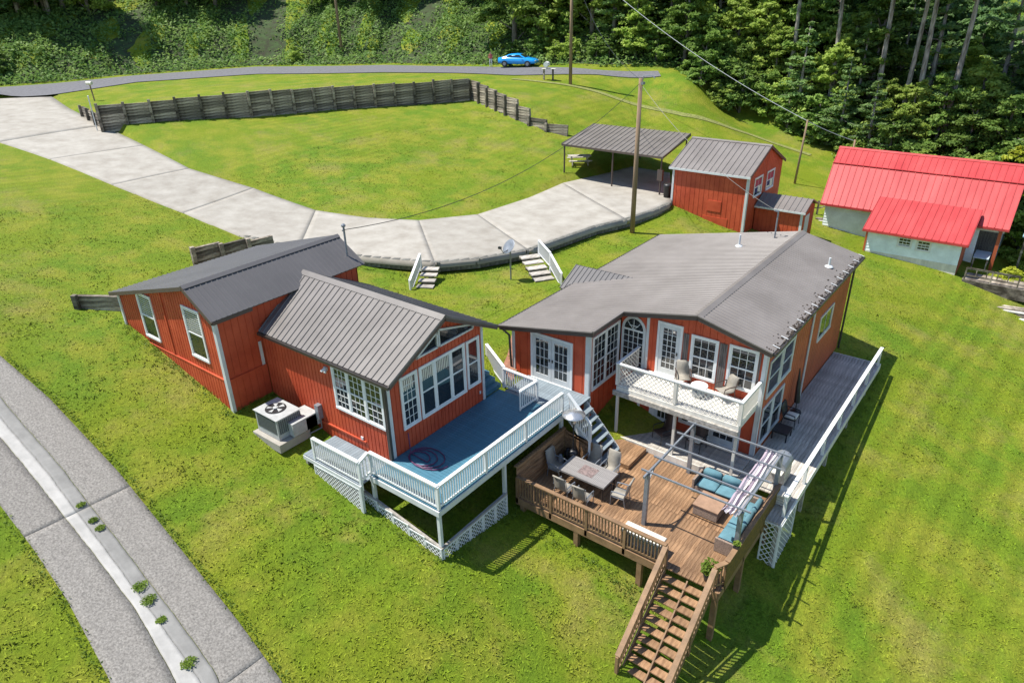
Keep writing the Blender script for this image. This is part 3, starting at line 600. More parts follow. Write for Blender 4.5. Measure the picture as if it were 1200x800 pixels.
MB().tube([(.08,-.25,EV-.14),(.06,-.08,EV-.3),(.06,-.08,-.3)], .045, 8).build('downspout', 'gutter', cot)
lm = MB().box((-3.2,-.09,2.68), (-3.06,-.02,2.82)); lm.tube([(-3.15,-.08,2.76),(-3.22,-.2,2.66)], .05, 8); lm.tube([(-3.1,-.08,2.76),(-3.0,-.2,2.68)], .05, 8); lm.build('flood_lamp', 'trim', cot)
eb = MB().box((-4.02,-.22,.35), (-3.80,-.02,.95)); eb.tube([(-3.9,-.1,.35),(-3.9,-.1,-.1),(-4.0,-.6,-.15)], .03, 6); eb.build('electrical_box', 'galv', cot)
MB().box((-1.62,-.06,.24), (-1.5,-.02,.36)).box((4.8-4.8-.0, 4.85, .38), (.05, 4.93, .5)).build('socket', 'trim', cot)
# ================================================================ main house
mh = thing('main_house', 'large red two storey house with low grey metal roof and balcony doors', 'house', (4.5, 15, -1.8))
zr = lambda x: 2.2+.2038*(x+.95) if x < 6.9 else 3.8-.2414*(x-6.9)
zw = lambda x: zr(x)-.10
s0 = FY(7.87); s1 = FX(3.35); f0 = FY(10.3); f1 = FX(9.6)
siding(s0, -.55, 3.35, -1.5, zw, mh, name='sunroom_wall', step=.4); siding(s1, 7.87, 10.25, -1.6, zw(3.35), mh, name='sunroom_wall', step=.4)
siding(f0, 3.4, 9.6, -2.0, zw, mh, brk=(6.9,), name='front_wall', step=.3); siding(f1, 10.3, 22.0, -2.3, zw(9.6), mh, m='redbrown', name='side_wall', step=.3)
siding(Face((-.55,0), (0,1), (-1,0)), 7.87, 22.0, -.4, zw(-.55), mh, name='side_wall', step=.4); siding(Face((0,22.0), (1,0), (0,1)), -.55, 9.6, -2.2, zw, mh, brk=(6.9,), name='back_wall', step=.4)
trimboard(s0, -.56, -.42, -.3, zw(-.5), mh); trimboard(s0, 3.18, 3.37, -1.2, zw(3.2), mh); trimboard(s1, 7.83, 7.95, -1.2, zw(3.35), mh, d=.028)
trimboard(f0, 9.46, 9.61, -1.8, zw(9.55), mh); trimboard(f1, 10.26, 10.38, -1.8, zw(9.6), mh, d=.028); trimboard(f0, 4.6, 4.72, .62, zw(4.6), mh)
door(s0, .55, 2.47, .02, 2.08, mh, leaves=2, cols=3, rows=4)
window(s1, 8.12, 10.1, .2, 2.5, mh, cols=3, rows=6, units=2)
# arched window
aw = MB(); cx, hw, zs = 4.02, .44, 2.25
arc = [(cx+hw*math.cos(t), zs+.5*math.sin(t)) for t in np.linspace(0, math.pi, 13)]; pts = [(cx-hw,.5),(cx+hw,.5)]+arc
f0.poly(aw, [(cx-hw-.12,.4),(cx+hw+.12,.4)]+[(cx+(hw+.12)*math.cos(t), zs+.62*math.sin(t)) for t in np.linspace(0, math.pi, 13)], .019, .05)
ao = aw.build('arched_window', 'trim', mh); pm = MB(); f0.poly(pm, pts, .051, .056); pm.build('pane', 'glass', ao); gb = MB()
f0.box(gb, cx-hw, cx+hw, zs-.05, zs+.03, .056, .07)
for i in (-1, 0, 1): f0.box(gb, cx+i*hw/2-.012, cx+i*hw/2+.012, .5, zs, .056, .066)
for j in range(1, 6): f0.box(gb, cx-hw, cx+hw, .5+.29*j-.011, .5+.29*j+.011, .056, .064)
for t in (.8, 1.57, 2.34): gb.beam(f0.P(cx, zs, .06), f0.P(cx+.42*math.cos(t), zs+.48*math.sin(t), .06), .02, .02)
f0.box(gb, cx-.2, cx+.2, zs+.17, zs+.2, .056, .064); gb.build('glazing_bars', 'white', ao)
door(f0, 5.2, 6.1, .66, 2.88, mh, cols=3, rows=7)
window(f0, 6.66, 7.62, 1.0, 2.68, mh, cols=3, rows=4); window(f0, 8.22, 9.2, 1.05, 2.70, mh, cols=3, rows=4)
for a0, a1 in ((6.23,6.55),(7.74,8.11),(9.3,9.45)):
    pn = MB(); k = int((a1-a0)/.08); z1 = 2.72
    for i in range(k): f0.box(pn, a0+.08*i+.006, a0+.08*i+.074, .7, z1, .02, .04)
    pn.build('wall_panel', 'panelgrey', mh)
# lower storey under the balcony
trimboard(f0, 4.4, 4.52, -1.78, .2, mh, 'white'); trimboard(f0, 4.98, 5.1, -1.78, .2, mh, 'white', name='door_trim')
door(f0, 5.22, 6.05, -1.76, .1, mh, cols=3, rows=4); window(f0, 6.45, 7.35, -1.3, .1, mh, cols=2, rows=2); door(f0, 7.75, 8.9, -1.76, .1, mh, cols=3, rows=2)
window(f1, 10.75, 12.05, .72, 2.2, mh, cols=1, rows=2, m='trim'); window(f1, 12.3, 13.5, .72, 2.2, mh, cols=1, rows=2, m='trim')
window(f1, 10.7, 11.75, -1.5, .15, mh, cols=1, rows=2, m='trim'); window(f1, 11.95, 13.0, -1.5, .15, mh, cols=1, rows=2, m='trim'); window(f1, 17.4, 19.3, .45, 1.55, mh, cols=2, rows=1, m='offwhite', mid=False)
# roof in planes: left slope over the sunroom, left slope over the body, right slope
YF, YS, YB = 9.85, 7.45, 22.4
roof_plane((-.95,YS,zr(-.95)), (-.95,YF,zr(-.95)), (3.72,YF,zr(3.72)), (3.72,YS,zr(3.72)), mh, 'roof', .228, .02)
roof_plane((-.95,YF,zr(-.95)), (-.95,YB,zr(-.95)), (6.9,YB,3.8), (6.9,YF,3.8), mh, 'roof', .228, .02)
roof_plane((9.88,YF,zr(9.88)), (9.88,YB,zr(9.88)), (6.9,YB,3.8), (6.9,YF,3.8), mh, 'roof', .228, .02)
ridge_cap((6.9,YF,3.83), (6.9,YB,3.83), mh, .2, .055)
for p, q in (((-.95,YS,zr(-.95)),(3.72,YS,zr(3.72))), ((3.72,YF,zr(3.72)),(6.9,YF,3.8)), ((6.9,YF,3.8),(9.88,YF,zr(9.88)))):
    strip_beam('fascia', (p[0],p[1]+.0,p[2]-.10), (q[0],q[1]+.0,q[2]-.10), .05, .20, 'fascia', mh); strip_beam('drip_edge', (p[0],p[1]-.01,p[2]+.015), (q[0],q[1]-.01,q[2]+.015), .12, .05, 'roof', mh)
strip_beam('fascia', (3.70,YS,zr(3.72)-.1), (3.70,YF,zr(3.72)-.1), .05, .2, 'fascia', mh); strip_beam('drip_edge', (3.71,YS,zr(3.72)+.02), (3.71,YF,zr(3.72)+.02), .12, .05, 'roof', mh)
MB().box((-1.06,YS,zr(-.95)-.13), (-.94,YB,zr(-.95)-.02)).build('gutter', 'gutter', mh)
MB().tube([(-1.0,YS+.1,2.08),(-.65,7.75,1.7),(-.62,7.82,-.1)], .05, 8).build('downspout', 'gutter', mh)
MB().box((9.87,YF,zr(9.88)-.13), (10.0,YB,zr(9.88)-.03)).build('gutter', 'gutter', mh)
db = MB()
for i in range(300):
    y = random.uniform(YF+.1, YB-.1); x = random.uniform(9.72,9.97) if random.random() < .8 else random.uniform(9.45, 9.9); z = zr(min(x,9.88))+.006
    a = random.uniform(0, 3); s = random.uniform(.02,.045)
    db.add([(x+s*math.cos(a+k*1.57), y+2*s*math.sin(a+k*1.57), z+random.uniform(0,.03)) for k in range(4)], [(0,1,2,3)])
struct(db.build('leaf_litter', 'leafdebris', mh), 'stuff')
st = MB().box((-.13,-.016,-.008), (.15,.016,.008)).mesh('gutter_strap', 'white')
for i in range(14): inst('gutter_strap', st, mh, (9.82, YF+.45+i*.92, zr(9.75)+.045), (0, .236, 0))
MB().tube([(9.67,15.9,2.95),(9.67,15.9,-1.75)], .045, 8).build('downspout', 'trim', mh); MB().tube([(9.7,22.05,2.95),(9.7,22.05,-2)], .05, 8).build('downspout', 'gutter', mh)
for x, y, h in ((4.7,19.64,.62),(9.09,19.39,.45)): MB().tube([(x,y,zr(x)-.05),(x,y,zr(x)+h)], .05, 8).lathe((x,y,zr(x)+.02), [(.2,0),(.16,.05),(.07,.09)], 10).build('vent_pipe', 'trim', mh)
# small gabled roof over the back entrance
zt_ = zr(1.69)
for yy in (12.85, 15.75): roof_plane((-1.5,yy,2.0), (1.69,yy,2.0), (1.69,14.3,zt_), (-1.5,14.3,zt_), mh, 'roofdark', .25, .03, name='entrance_roof')
for y in (12.95, 15.65): MB().box((-1.45,y-.05,-.1), (-1.35,y+.05,2.0)).build('entrance_post', 'offwhite', mh)
mm = MB().tube([(5.9,21.2,3.5),(5.9,21.2,5.0)], .04, 8); mm.tube([(5.9,21.2,4.95),(5.75,21.1,5.02)], .05, 6); mm.build('service_mast', 'galv', mh)
# ================================================================ balcony
bal = thing('balcony', 'weathered white balcony on posts with diamond lattice rail', 'balcony', (6.9, 9.3, .6))
BX0, BX1, BY0, BZ = 4.36, 9.5, 8.42, .6
boards(bal, BX0, BX1, BY0, 10.24, BZ, 'x', 'offwhite', .15)
MB().box((BX0,BY0-.05,BZ-.30), (BX1,BY0-.005,BZ-.045)).box((BX0+.05,BY0+.05,BZ-.26), (BX1-.05,BY0+.14,BZ-.05)).build('rim_beam', 'offwhite', bal)
MB().box((BX0-.10,BY0-.16,BZ-.42), (BX1+.02,BY0-.055,BZ-.22)).build('ledger_beam', 'greywood', bal)
for x in (BX0+.02, BX1-.07): MB().box((x,BY0,BZ-.28), (x+.05,10.24,BZ-.045)).build('rim_beam', 'offwhite', bal)
jm = MB().box((-.02,BY0+.15,-.25), (.02,10.2,-.05)).mesh('joist', 'greywood')
for i in range(1, 10): inst('joist', jm, bal, (BX0+i*.51, 0, BZ))
fl = FY(BY0); 
def cap_rail(p, q): return MB().beam(p, q, .12, .045).build('top_rail', 'white', bal)
cap_rail((BX0-.06,BY0,BZ+.98), (BX1+.06,BY0,BZ+.98)); cap_rail((BX0,BY0+.06,BZ+.981), (BX0,10.2,BZ+.981)); cap_rail((BX1,BY0+.06,BZ+.981), (BX1,10.2,BZ+.981))
for a, b in ((BX0+.06,6.86),(6.96,BX1-.06)): lattice(fl, a, b, BZ+.08, BZ+.95, bal, 'offwhite', .2, .028)
lattice(Face((BX0,0), (0,1), (1,0)), BY0+.06, 10.15, BZ+.08, BZ+.95, bal, 'offwhite', .2, .028)
sb_ = railing(bal, (BX1,BY0+.05,BZ), (BX1,10.2,BZ), .96, 'offwhite', .11, posts=[])
pc = MB().box((-.05,-.05,0), (.05,.05,1)).mesh('post', 'offwhite')
for x in (BX0, 6.91, BX1): inst('post', pc, bal, (x, BY0, BZ), None, (1,1,.96))
for x in (BX0+.02, 6.95, BX1-.08): inst('column', pc, bal, (x, BY0+.07, -1.79), None, (1,1,2.13))
# ================================================================ blue cottage deck
bd = thing('cottage_deck', 'raised blue grey painted deck with white baluster railing around the cottage', 'deck', (1.7, 2.5, 0))
boards(bd, .03, 3.25, -1.1, 6.12, 0, 'x', 'deckshade'); boards(bd, .3, 3.5, 6.14, 7.82, -.005, 'y', 'decksun')
for a, b in (((.0,-1.15,-.26),(3.30,-1.105,-.045)), ((3.255,-1.1,-.26),(3.30,6.1,-.045)), ((.3,7.77,-.26),(3.5,7.83,-.05))): MB().box(a, b).build('rim_beam', 'trim', bd)
jm = MB().box((.05,-.02,-.24), (3.25,.02,-.045)).mesh('joist', 'deckshade')
for i in range(14): inst('joist', jm, bd, (0, -.8+i*.5, 0))
railing(bd, (.02,-1.06,0), (3.24,-1.06,0), .93, posts=[0, 1]); railing(bd, (3.24,-1.0,0), (3.24,6.1,0), .931, posts=[.33,.66,1])
railing(bd, (.1,6.35,0), (1.86,6.3,0), .93, posts=[0, 1]); railing(bd, (.1,6.38,.02), (-1.85,7.6,.02), .95, posts=[1])
gate = railing(bd, (1.86,6.24,.03), (1.80,5.25,.03), .9, posts=[1], postw=.05, name='gate')
for x, y in ((.05,-1.05),(3.2,-1.05),(3.2,2.4),(.1,6.1),(3.2,6.1)): MB().box((x-.06,y-.06,gz(x,y)-.2), (x+.06,y+.06,-.05)).build('support_post', 'trim', bd)
for i in range(3): MB().box((-.35-.3*i,5.3,.0), (-.02-.3*i,6.3,.19*(i+1))).build('step', 'deckshade', bd)
gd = lambda x: gz(x, -1.25)-.03
zf_ = lambda x: -.55-(x+2.8)*.175
MB().beam((-2.8,-1.12,zf_(-2.8)), (3.32,-1.12,zf_(3.32)), .1, .09).build('skirt_rail', 'greywood', bd); MB().beam((3.27,-1.1,zf_(3.3)), (3.27,2.4,zf_(3.3)+.05), .1, .09).build('skirt_rail', 'greywood', bd)
# sloping lattice skirt under the skirt rail
for k in range(8):
    a0 = -2.8+k*.765; lattice(FY(-1.16), a0, a0+.76, gd(a0+.4)-.05, zf_(a0+.38)-.02, bd, 'white', .17, .03, name='lattice_skirt')
for k in range(5):
    a0 = -1.1+k*.7; lattice(FX(3.30), a0, a0+.69, gz(3.45,a0+.35)-.08, zf_(3.3)+.05*(k/5)-.02, bd, 'white', .17, .03, name='lattice_skirt')
# lower platform by the side wall
lp = thing('entry_platform', 'low grey blue wooden platform with short white railing by the side wall', 'deck', (-1.6, -.8, -.2))
boards(lp, -3.2, -.05, -1.55, -.06, -.22, 'y', 'decksun')
MB().box((-3.2,-1.58,-.42), (-.05,-1.555,-.265)).build('rim_beam', 'trim', lp); MB().box((-3.2,-1.5,-.9), (-3.1,-.3,-.27)).build('support', 'greywood', lp)
railing(lp, (-2.55,-1.5,-.2), (-.05,-1.5,-.2), .92, posts=[0, 1], postdown=.3); railing(lp, (-.05,-1.47,-.2), (.0,-1.1,.0), .93, posts=[])
lattice(FY(-1.56), -2.6, -.1, lambda x: gz(x,-1.6)-.05, -.42, lp, 'white', .17, .03, name='lattice_skirt')
MB().box((-.1,-1.6,gz(-.1,-1.6)-.1), (.0,-1.5,-.25)).build('support_post', 'trim', lp)
# steps from the landing down to the porch
sp = thing('porch_steps', 'blue grey painted steps in sunlit tone with white handrail down to the timber deck', 'steps', (4.1, 7, -1.8))
for i in range(6): MB().box((3.52+.26*i,6.3,-.29*(i+1)-.045), (3.82+.26*i,7.55,-.29*(i+1))).build('tread', 'decksun', sp)
for y in (6.26, 7.58): MB().prism([(3.4,y,-.05),(3.4,y,-.35),(4.95,y,-2.02),(5.05,y,-1.75)], (0,.04,0)).build('stringer', 'trim', sp)
railing(sp, (3.42,6.2,0), (4.5,6.2,-1.02), .93, posts=[1], postdown=.6)
# ================================================================ grey porch round the house
gp = thing('side_porch', 'weathered grey board porch along the right wall with one long white rail', 'porch', (10.6, 14, -1.8))
GZ = -1.8
boards(gp, 9.66, 11.85, 8.42, 21.3, GZ, 'y', 'greywood', .14, jit=.006); boards(gp, 11.32, 11.85, 6.9, 8.40, GZ, 'y', 'greywood', .14)
boards(gp, 4.25, 9.64, 8.42, 10.27, GZ, 'x', 'greywood', .14, jit=.006)
MB().box((4.2,8.37,GZ-.3), (9.6,8.415,GZ+.0)).build('rim_beam', 'offwhite', gp); MB().box((4.15,8.36,GZ-.2), (4.24,10.25,GZ+.12)).build('edge_board', 'greywood', gp)
MB().box((11.855,6.9,GZ-.3), (11.9,21.3,GZ-.0)).build('rim_beam', 'offwhite', gp); MB().box((9.66,21.305,GZ-.3), (11.9,21.35,GZ)).build('rim_beam', 'offwhite', gp)
MB().beam((11.8,7.3,GZ+.93), (11.8,21.2,GZ+.93), .15, .05).build('top_rail', 'white', gp)
for k in range(7): y = 7.4+k*2.28; MB().box((11.75,y-.05,GZ), (11.85,y+.05,GZ+.9)).build('post', 'white', gp)
for y in (6.95, 10, 13, 16, 19, 21.2): MB().box((11.72,y-.06,gz(11.8,y)-.2), (11.84,y+.06,GZ-.045)).build('support_post', 'greywood', gp)
lattice(FX(11.91), 6.9, 8.6, lambda y: gz(12, y)-.1, GZ-.05, gp, 'white', .24, .034, name='lattice_skirt'); lattice(FY(6.9), 11.3, 11.9, gz(11.6,6.8)-.1, GZ-.05, gp, 'white', .24, .034, name='lattice_skirt')
# ================================================================ timber deck
td = thing('timber_deck', 'brown stained timber deck with wide boards and baluster rail', 'deck', (7.3, 5.6, -2.05))
TZ = -2.05; TX0, TX1, TY0, TY1 = 3.32, 11.3, 2.95, 8.36
boards(td, TX0, TX1, TY0, 5.6, TZ, 'y', 'wood', .14, jit=.005); boards(td, TX0, TX1, 5.605, TY1, TZ, 'y', 'wood', .14, jit=.005)
for a, b in (((TX0,TY0-.05,TZ-.30),(9.45,TY0-.004,TZ-.002)), ((11.08,TY0-.05,TZ-.30),(TX1+.05,TY0-.004,TZ-.002)), ((TX1+.004,TY0-.004,TZ-.30),(TX1+.05,TY1,TZ-.002)), ((TX0-.05,TY0,TZ-.3),(TX0-.004,TY1,TZ-.002))): MB().box(a, b).build('rim_beam', 'woodrail', td)
jm = MB().box((TX0,-.02,-.24), (TX1,.02,-.045)).mesh('joist', 'woodrail')
for i in range(9): inst('joist', jm, td, (0, 3.2+i*.6, TZ))
for x, y in ((3.6,3.0),(6.0,3.0),(8.55,3.0),(11.22,3.0),(11.22,5.2),(11.22,7.6),(6,6),(9,6)): MB().box((x-.09,y-.09,gz(x,y)-.3), (x+.09,y+.09,TZ-.30)).build('support_post', 'woodrail', td)
railing(td, (TX0+.05,TY0,TZ), (9.45,TY0,TZ), .95, 'woodrail', .125, .04, (.16,.045), .12, postw=.1, posts=[0,.25,.5,.75,1], postdown=.25)
railing(td, (11.1,TY0+.02,TZ), (11.3,3.35,TZ), .95, 'woodrail', .125, .04, (.16,.045), .12, postw=.1, posts=[0], postdown=.3)
rr = railing(td, (11.3,3.4,TZ), (11.3,8.2,TZ), .95, 'woodrail', .14, .04, (.17,.045), .12, postw=.1, posts=[0,.33,.66,1], postdown=.25)
scr = MB(); fxs = FX(11.345); fxs.box(scr, 3.3, 8.2, TZ-.02, TZ+.86, 0, .012); scr.build('privacy_screen', 'camo', td)
# plank screens against the cottage deck and the steps
pw = FX(TX0-.03)
def planks(face, a0, a1, z0, z1f, n, m='wood'):
    for k in range(n):
        za = z0+(max(z1f(a0), z1f(a1))-z0)*k/n; zb = z0+(max(z1f(a0), z1f(a1))-z0)*(k+1)/n-.012
        mb = MB(); face.poly(mb, [(a0,za),(a1,za),(a1,min(zb,z1f(a1)+.15)),(a0,min(zb,z1f(a0)+.15))], 0, .03); mb.build('screen_plank', m, td)
planks(pw, TY0+.05, 6.18, TZ+.01, lambda y: -.72, 8); planks(FY(6.22), TX0, 4.62, TZ+.01, lambda x: -.75-.42*(x-TX0), 7)
MB().box((TX0-.10,TY0,-.72), (TX0+.06,6.2,-.67)).build('screen_cap', 'woodrail', td)
cl = MB().box((-.012,-.05,0), (.10,.05,.10)).mesh('cap_lath', 'woodrail')
for k in range(26): inst('cap_lath', cl, td, (TX0-.06, TY0+.1+k*.122, -.665), (0,0,0), (1,.55,.3))
# ================================================================ timber stair
ts = thing('timber_stair', 'long open brown timber stair with handrails down to the lawn', 'stairs', (10.3, 1.4, -4.3))
NS = 11; run, rise = .262, .212
trd = MB().box((9.5,-.14,-.045), (11.06,.14,0)).mesh('tread', 'wood')
for i in range(NS): inst('tread', trd, ts, (0, TY0-.18-run*i, TZ-rise*(i+1)))
yb, zb = TY0-.06-run*NS, TZ-rise*NS
for x in (9.46, 10.27, 11.06): MB().prism([(x,TY0-.06,TZ-.05),(x,TY0-.06,TZ-.42),(x,yb-.1,zb-.30),(x,yb-.1,zb-.05)], (.045,0,0)).build('stringer', 'woodrail', ts)
for x in (9.44, 11.12): railing(ts, (x,TY0-.05,TZ+.0), (x,yb,zb+.05), .93, 'woodrail', .16, .04, (.17,.045), .14, postw=.1, posts=[.5,1], postdown=.35)
# ================================================================ step box
sbx = thing('step_box', 'low wooden box step between the timber deck and the porch', 'step', (5, 7.6, TZ))
boards(sbx, 4.0, 5.92, 6.85, 8.33, TZ+.20, 'y', 'wood', .16)
for a, b in (((4.0,6.85,TZ+.002),(5.92,6.89,TZ+.158)), ((5.88,6.895,TZ+.002),(5.92,8.33,TZ+.158)), ((4.0,6.895,TZ+.002),(4.04,8.33,TZ+.158))): MB().box(a, b).build('side_board', 'wood', sbx)
# ================================================================ pergola frame with bunched canopy
pg = thing('pergola', 'bare grey metal pergola frame standing on the timber deck', 'pergola', (9.6, 6.3, TZ))
PZ = .17; px0, px1, py0, py1 = 7.9, 11.2, 4.42, 8.1
for x in (px0, px1):
    for y in (py0, py1): MB().box((x-.07,y-.07,TZ), (x+.07,y+.07,PZ-.04)).build('post', 'galv', pg)
for x in (px0, px1): MB().beam((x,py0-.3,PZ), (x,py1+.3,PZ), .06, .09).build('side_beam', 'galv', pg)
for k in range(5): y = py0+(py1-py0)*k/4; MB().beam((px0-.25,y,PZ+.075), (px1+.3,y,PZ+.075), .05, .055).build('cross_beam', 'galv', pg)
for x, sx_ in ((px0,1),(px1,-1)): MB().beam((x+.0*sx_,py0+.05,PZ-.45), (x,py0+.5,PZ-.04), .04, .05).build('brace', 'galv', pg)
cn = thing('pergola_canopy', 'pale striped cloth canopy bunched at one end of the pergola frame', 'canopy', (10.8, 6.3, PZ))
for k in range(6):
    x = 10.62+.085*k; mb = MB(); pts = []
    n = 24; yA, yB = py0-.25, py1+.1
    for side in (0, 1):
        for i in range(n+1):
            t = i/n; y = yA+(yB-yA)*t; z = PZ+.02-.07*abs(math.sin(t*4*math.pi))-.05*(k % 2)
            mb.v.append((x+(.09 if side else 0)+.02*math.sin(t*9+k), y, z-(.10 if side == (k % 2) else 0)))
    mb.f += [(i, i+1, n+2+i, n+1+i) for i in range(n)]
    mb.build('cloth_fold', 'cloth' if k % 3 else 'clothpurple', cn, True)
# ================================================================ dining set
dt = thing('dining_table', 'rectangular grey slatted dining table between six sling chairs', 'table', (5.15, 5.02, TZ))
sl_ = MB().box((-.028,-.5,0), (.028,.5,.025)).mesh('slat', 'table')
for k in range(31): inst('slat', sl_, dt, (4.2+.0645*k, 5.02, TZ+.715))
MB().box((4.15,4.48,TZ+.66), (6.17,4.52,TZ+.735)).box((4.15,5.52,TZ+.66), (6.17,5.56,TZ+.735)).box((4.15,4.52,TZ+.66), (4.172,5.52,TZ+.735)).box((6.15,4.52,TZ+.66), (6.17,5.52,TZ+.735)).build('table_frame', 'table', dt)
for x in (4.25, 6.07):
    for y in (4.58, 5.46): MB().tube([(x,y,TZ),(x,y,TZ+.68)], .03, 8).build('leg', 'dark', dt)
pt = MB().box((4.85,4.72,TZ+.742), (5.5,5.3,TZ+.744)); pt.build('centre_panel', mat('table_inlay', (.20,.15,.14), .6, .5, 12), dt)
def sling_chair(name, label, cat, seatm, framem, group=None, hb=.62, wide=.5):
    c = proto(name, label, cat, group); w = wide/2
    s = MB(); n = 12; prof = [(.27,.42),(.22,.43),(.0,.405),(-.2,.40),(-.24,.43),(-.27,.52),(-.30,.68),(-.335,.85),(-.37,.40+hb),(-.41,.44+hb),(-.45,.40+hb)]
    for x in (-w+.03, w-.03):
        for y, z in prof: s.v.append((x, y, z))
    k = len(prof); s.f += [(i, i+1, k+i+1, k+i) for i in range(k-1)]
    so_ = s.build('sling_seat', seatm, c, True); so_.modifiers.new('thick', 'SOLIDIFY').thickness = .02
    for sx in (-1, 1):
        MB().tube([(sx*w,.27,.40),(sx*w,-.2,.385),(sx*w,-.26,.5),(sx*w,-.37,.38+hb)], .016, 6).build('side_rail', framem, c)
        MB().tube([(sx*(w+.02),.24,.62),(sx*(w+.02),.05,.645),(sx*(w+.02),-.3,.64)], .024, 6).build('armrest', framem, c)
        MB().tube([(sx*(w+.02),.24,.62),(sx*(w+.01),.26,.4),(sx*w,.28,0)], .017, 6).build('leg', framem, c)
        MB().tube([(sx*(w+.01),-.24,.42),(sx*w,-.3,0)], .017, 6).build('leg', framem, c)
    return c
ch = sling_chair('dining_chair', 'taupe sling dining chair at the table end by the patio heater', 'chair', 'sling', 'galv', 'chairs around the dining table', hb=.68, wide=.56)
place(ch, (3.82,4.95,TZ), R(-90))
G = 'chairs around the dining table'
for x, y, a, l in ((4.78,5.88,180,'high back taupe sling chair on the step box side of the table, beside the heater'), (5.58,5.92,180,'high back taupe sling chair between table and box step'), (4.75,4.05,0,'taupe sling chair with its back to the deck rail, nearer the plank screen'), (5.6,4.0,4,'taupe sling chair with its back to the deck rail, nearer the pergola'), (6.62,4.95,98,'taupe sling chair pulled out at the table end by the pergola post')):
    dup(ch, (x, y, TZ), R(a), l)
# ================================================================ patio heater
ph = thing('patio_heater', 'tall patio heater with round bright metal hood behind the dining table', 'patio heater', (3.95, 5.85, TZ))
MB().lathe((3.95,5.85,TZ), [(.23,0),(.24,.05),(.22,.1),(.2,.55),(.22,.6),(.12,.75)], 16).build('tank_housing', 'dark', ph, True); MB().tube([(3.95,5.85,TZ+.7),(3.95,5.85,TZ+2.1)], .03, 8).build('pole', 'dark', ph)
MB().lathe((3.95,5.85,TZ+1.95), [(.09,0),(.11,.1),(.10,.36),(.05,.4)], 12).build('burner', 'steel', ph, True); MB().lathe((3.95,5.85,TZ+2.36), [(.46,0),(.45,.02),(.30,.10),(.12,.16),(.02,.18)], 24).build('hood', 'steel', ph, True)
for x, y, r_, h, m_, l_ in ((3.55,5.55,.15,.42,'galv','grey metal can standing in the corner by the plank screen'),(3.62,6.0,.17,.5,'dark','black pot behind the patio heater foot'),(3.95,5.45,.12,.3,'cushwhite','small cream jar in front of the patio heater foot')):
    jg = thing('garden_jar', l_, 'jar', (x, y, TZ)); MB().lathe((x,y,TZ), [(r_*.9,0),(r_,.1),(r_*.95,h*.8),(r_*.5,h),(r_*.45,h+.06)], 12).build('body', m_, jg, True); MB().lathe((x,y,TZ+h+.06), [(r_*.5,0),(r_*.5,.02),(r_*.1,.04)], 12).build('lid', m_, jg, True)
# ================================================================ outdoor sofas, coffee table, storage bench
def sofa(label, x0, x1, y0, y1, back, seats, arms):
    # back: '+y' or '+x' side carries the backrest
    s = thing('outdoor_sofa', label, 'sofa', ((x0+x1)/2, (y0+y1)/2, TZ)); z = TZ
    MB().box((x0+.02,y0+.02,z+.04), (x1-.02,y1-.02,z+.28)).build('base', 'wicker', s)
    if back == '+y':
        MB().box((x0,y1-.1,z+.04), (x1,y1-.0,z+.68)).build('backrest', 'wicker', s); w = (x1-x0-.16)/seats
        for k in range(seats):
            a = x0+.08+w*k; MB().cushion((a+.015,y0,z+.285), (a+w-.015,y1-.12,z+.43)).build('seat_cushion', 'teal', s, True); MB().cushion((a+.03,y1-.30,z+.43), (a+w-.03,y1-.11,z+.82), .07).build('back_cushion', 'teal', s, True)
    else:
        MB().box((x1-.1,y0,z+.04), (x1,y1,z+.62)).build('backrest', 'wicker', s); w = (y1-y0-.16)/seats
        for k in range(seats):
            a = y0+.08+w*k; MB().cushion((x0,a+.015,z+.285), (x1-.12,a+w-.015,z+.43)).build('seat_cushion', 'teal', s, True); MB().cushion((x1-.30,a+.03,z+.43), (x1-.11,a+w-.03,z+.80), .07).build('back_cushion', 'teal', s, True)
    for (a, b) in arms: MB().box((*a, z+.02), (*b, z+.56)).build('arm', 'wicker', s)
    return s
sofa('two seat wicker sofa with aqua cushions under the pergola, back to the porch', 8.55, 10.2, 7.1, 7.95, '+y', 2, (((8.47,7.1),(8.55,7.9)),((10.2,7.1),(10.26,7.9))))
sofa('long wicker sofa with aqua cushions against the patterned screen', 10.42, 11.2, 4.7, 7.4, '+x', 3, (((10.42,4.62),(11.15,4.7)),((10.42,7.4),(11.15,7.46))))
ct = thing('coffee_table', 'square brown wicker coffee table in front of the aqua sofas', 'table', (9.5, 6.4, TZ))
MB().box((9.05,5.95,TZ+.03), (9.95,6.85,TZ+.42)).build('base', 'wicker', ct); MB().box((9.02,5.92,TZ+.421), (9.98,6.88,TZ+.45)).build('table_top', mat('table_wood_top', (.32,.20,.13), .5, .15, 4), ct)
bn = thing('storage_bench', 'storage bench with cream lid against the deck rail by the stair head', 'bench', (8.4, 3.35, TZ))
MB().box((7.72,3.12,TZ+.02), (9.12,3.58,TZ+.52)).build('box', 'galv', bn); MB().cushion((7.68,3.08,TZ+.52), (9.16,3.62,TZ+.62), .03).build('lid', 'cushwhite', bn, True)
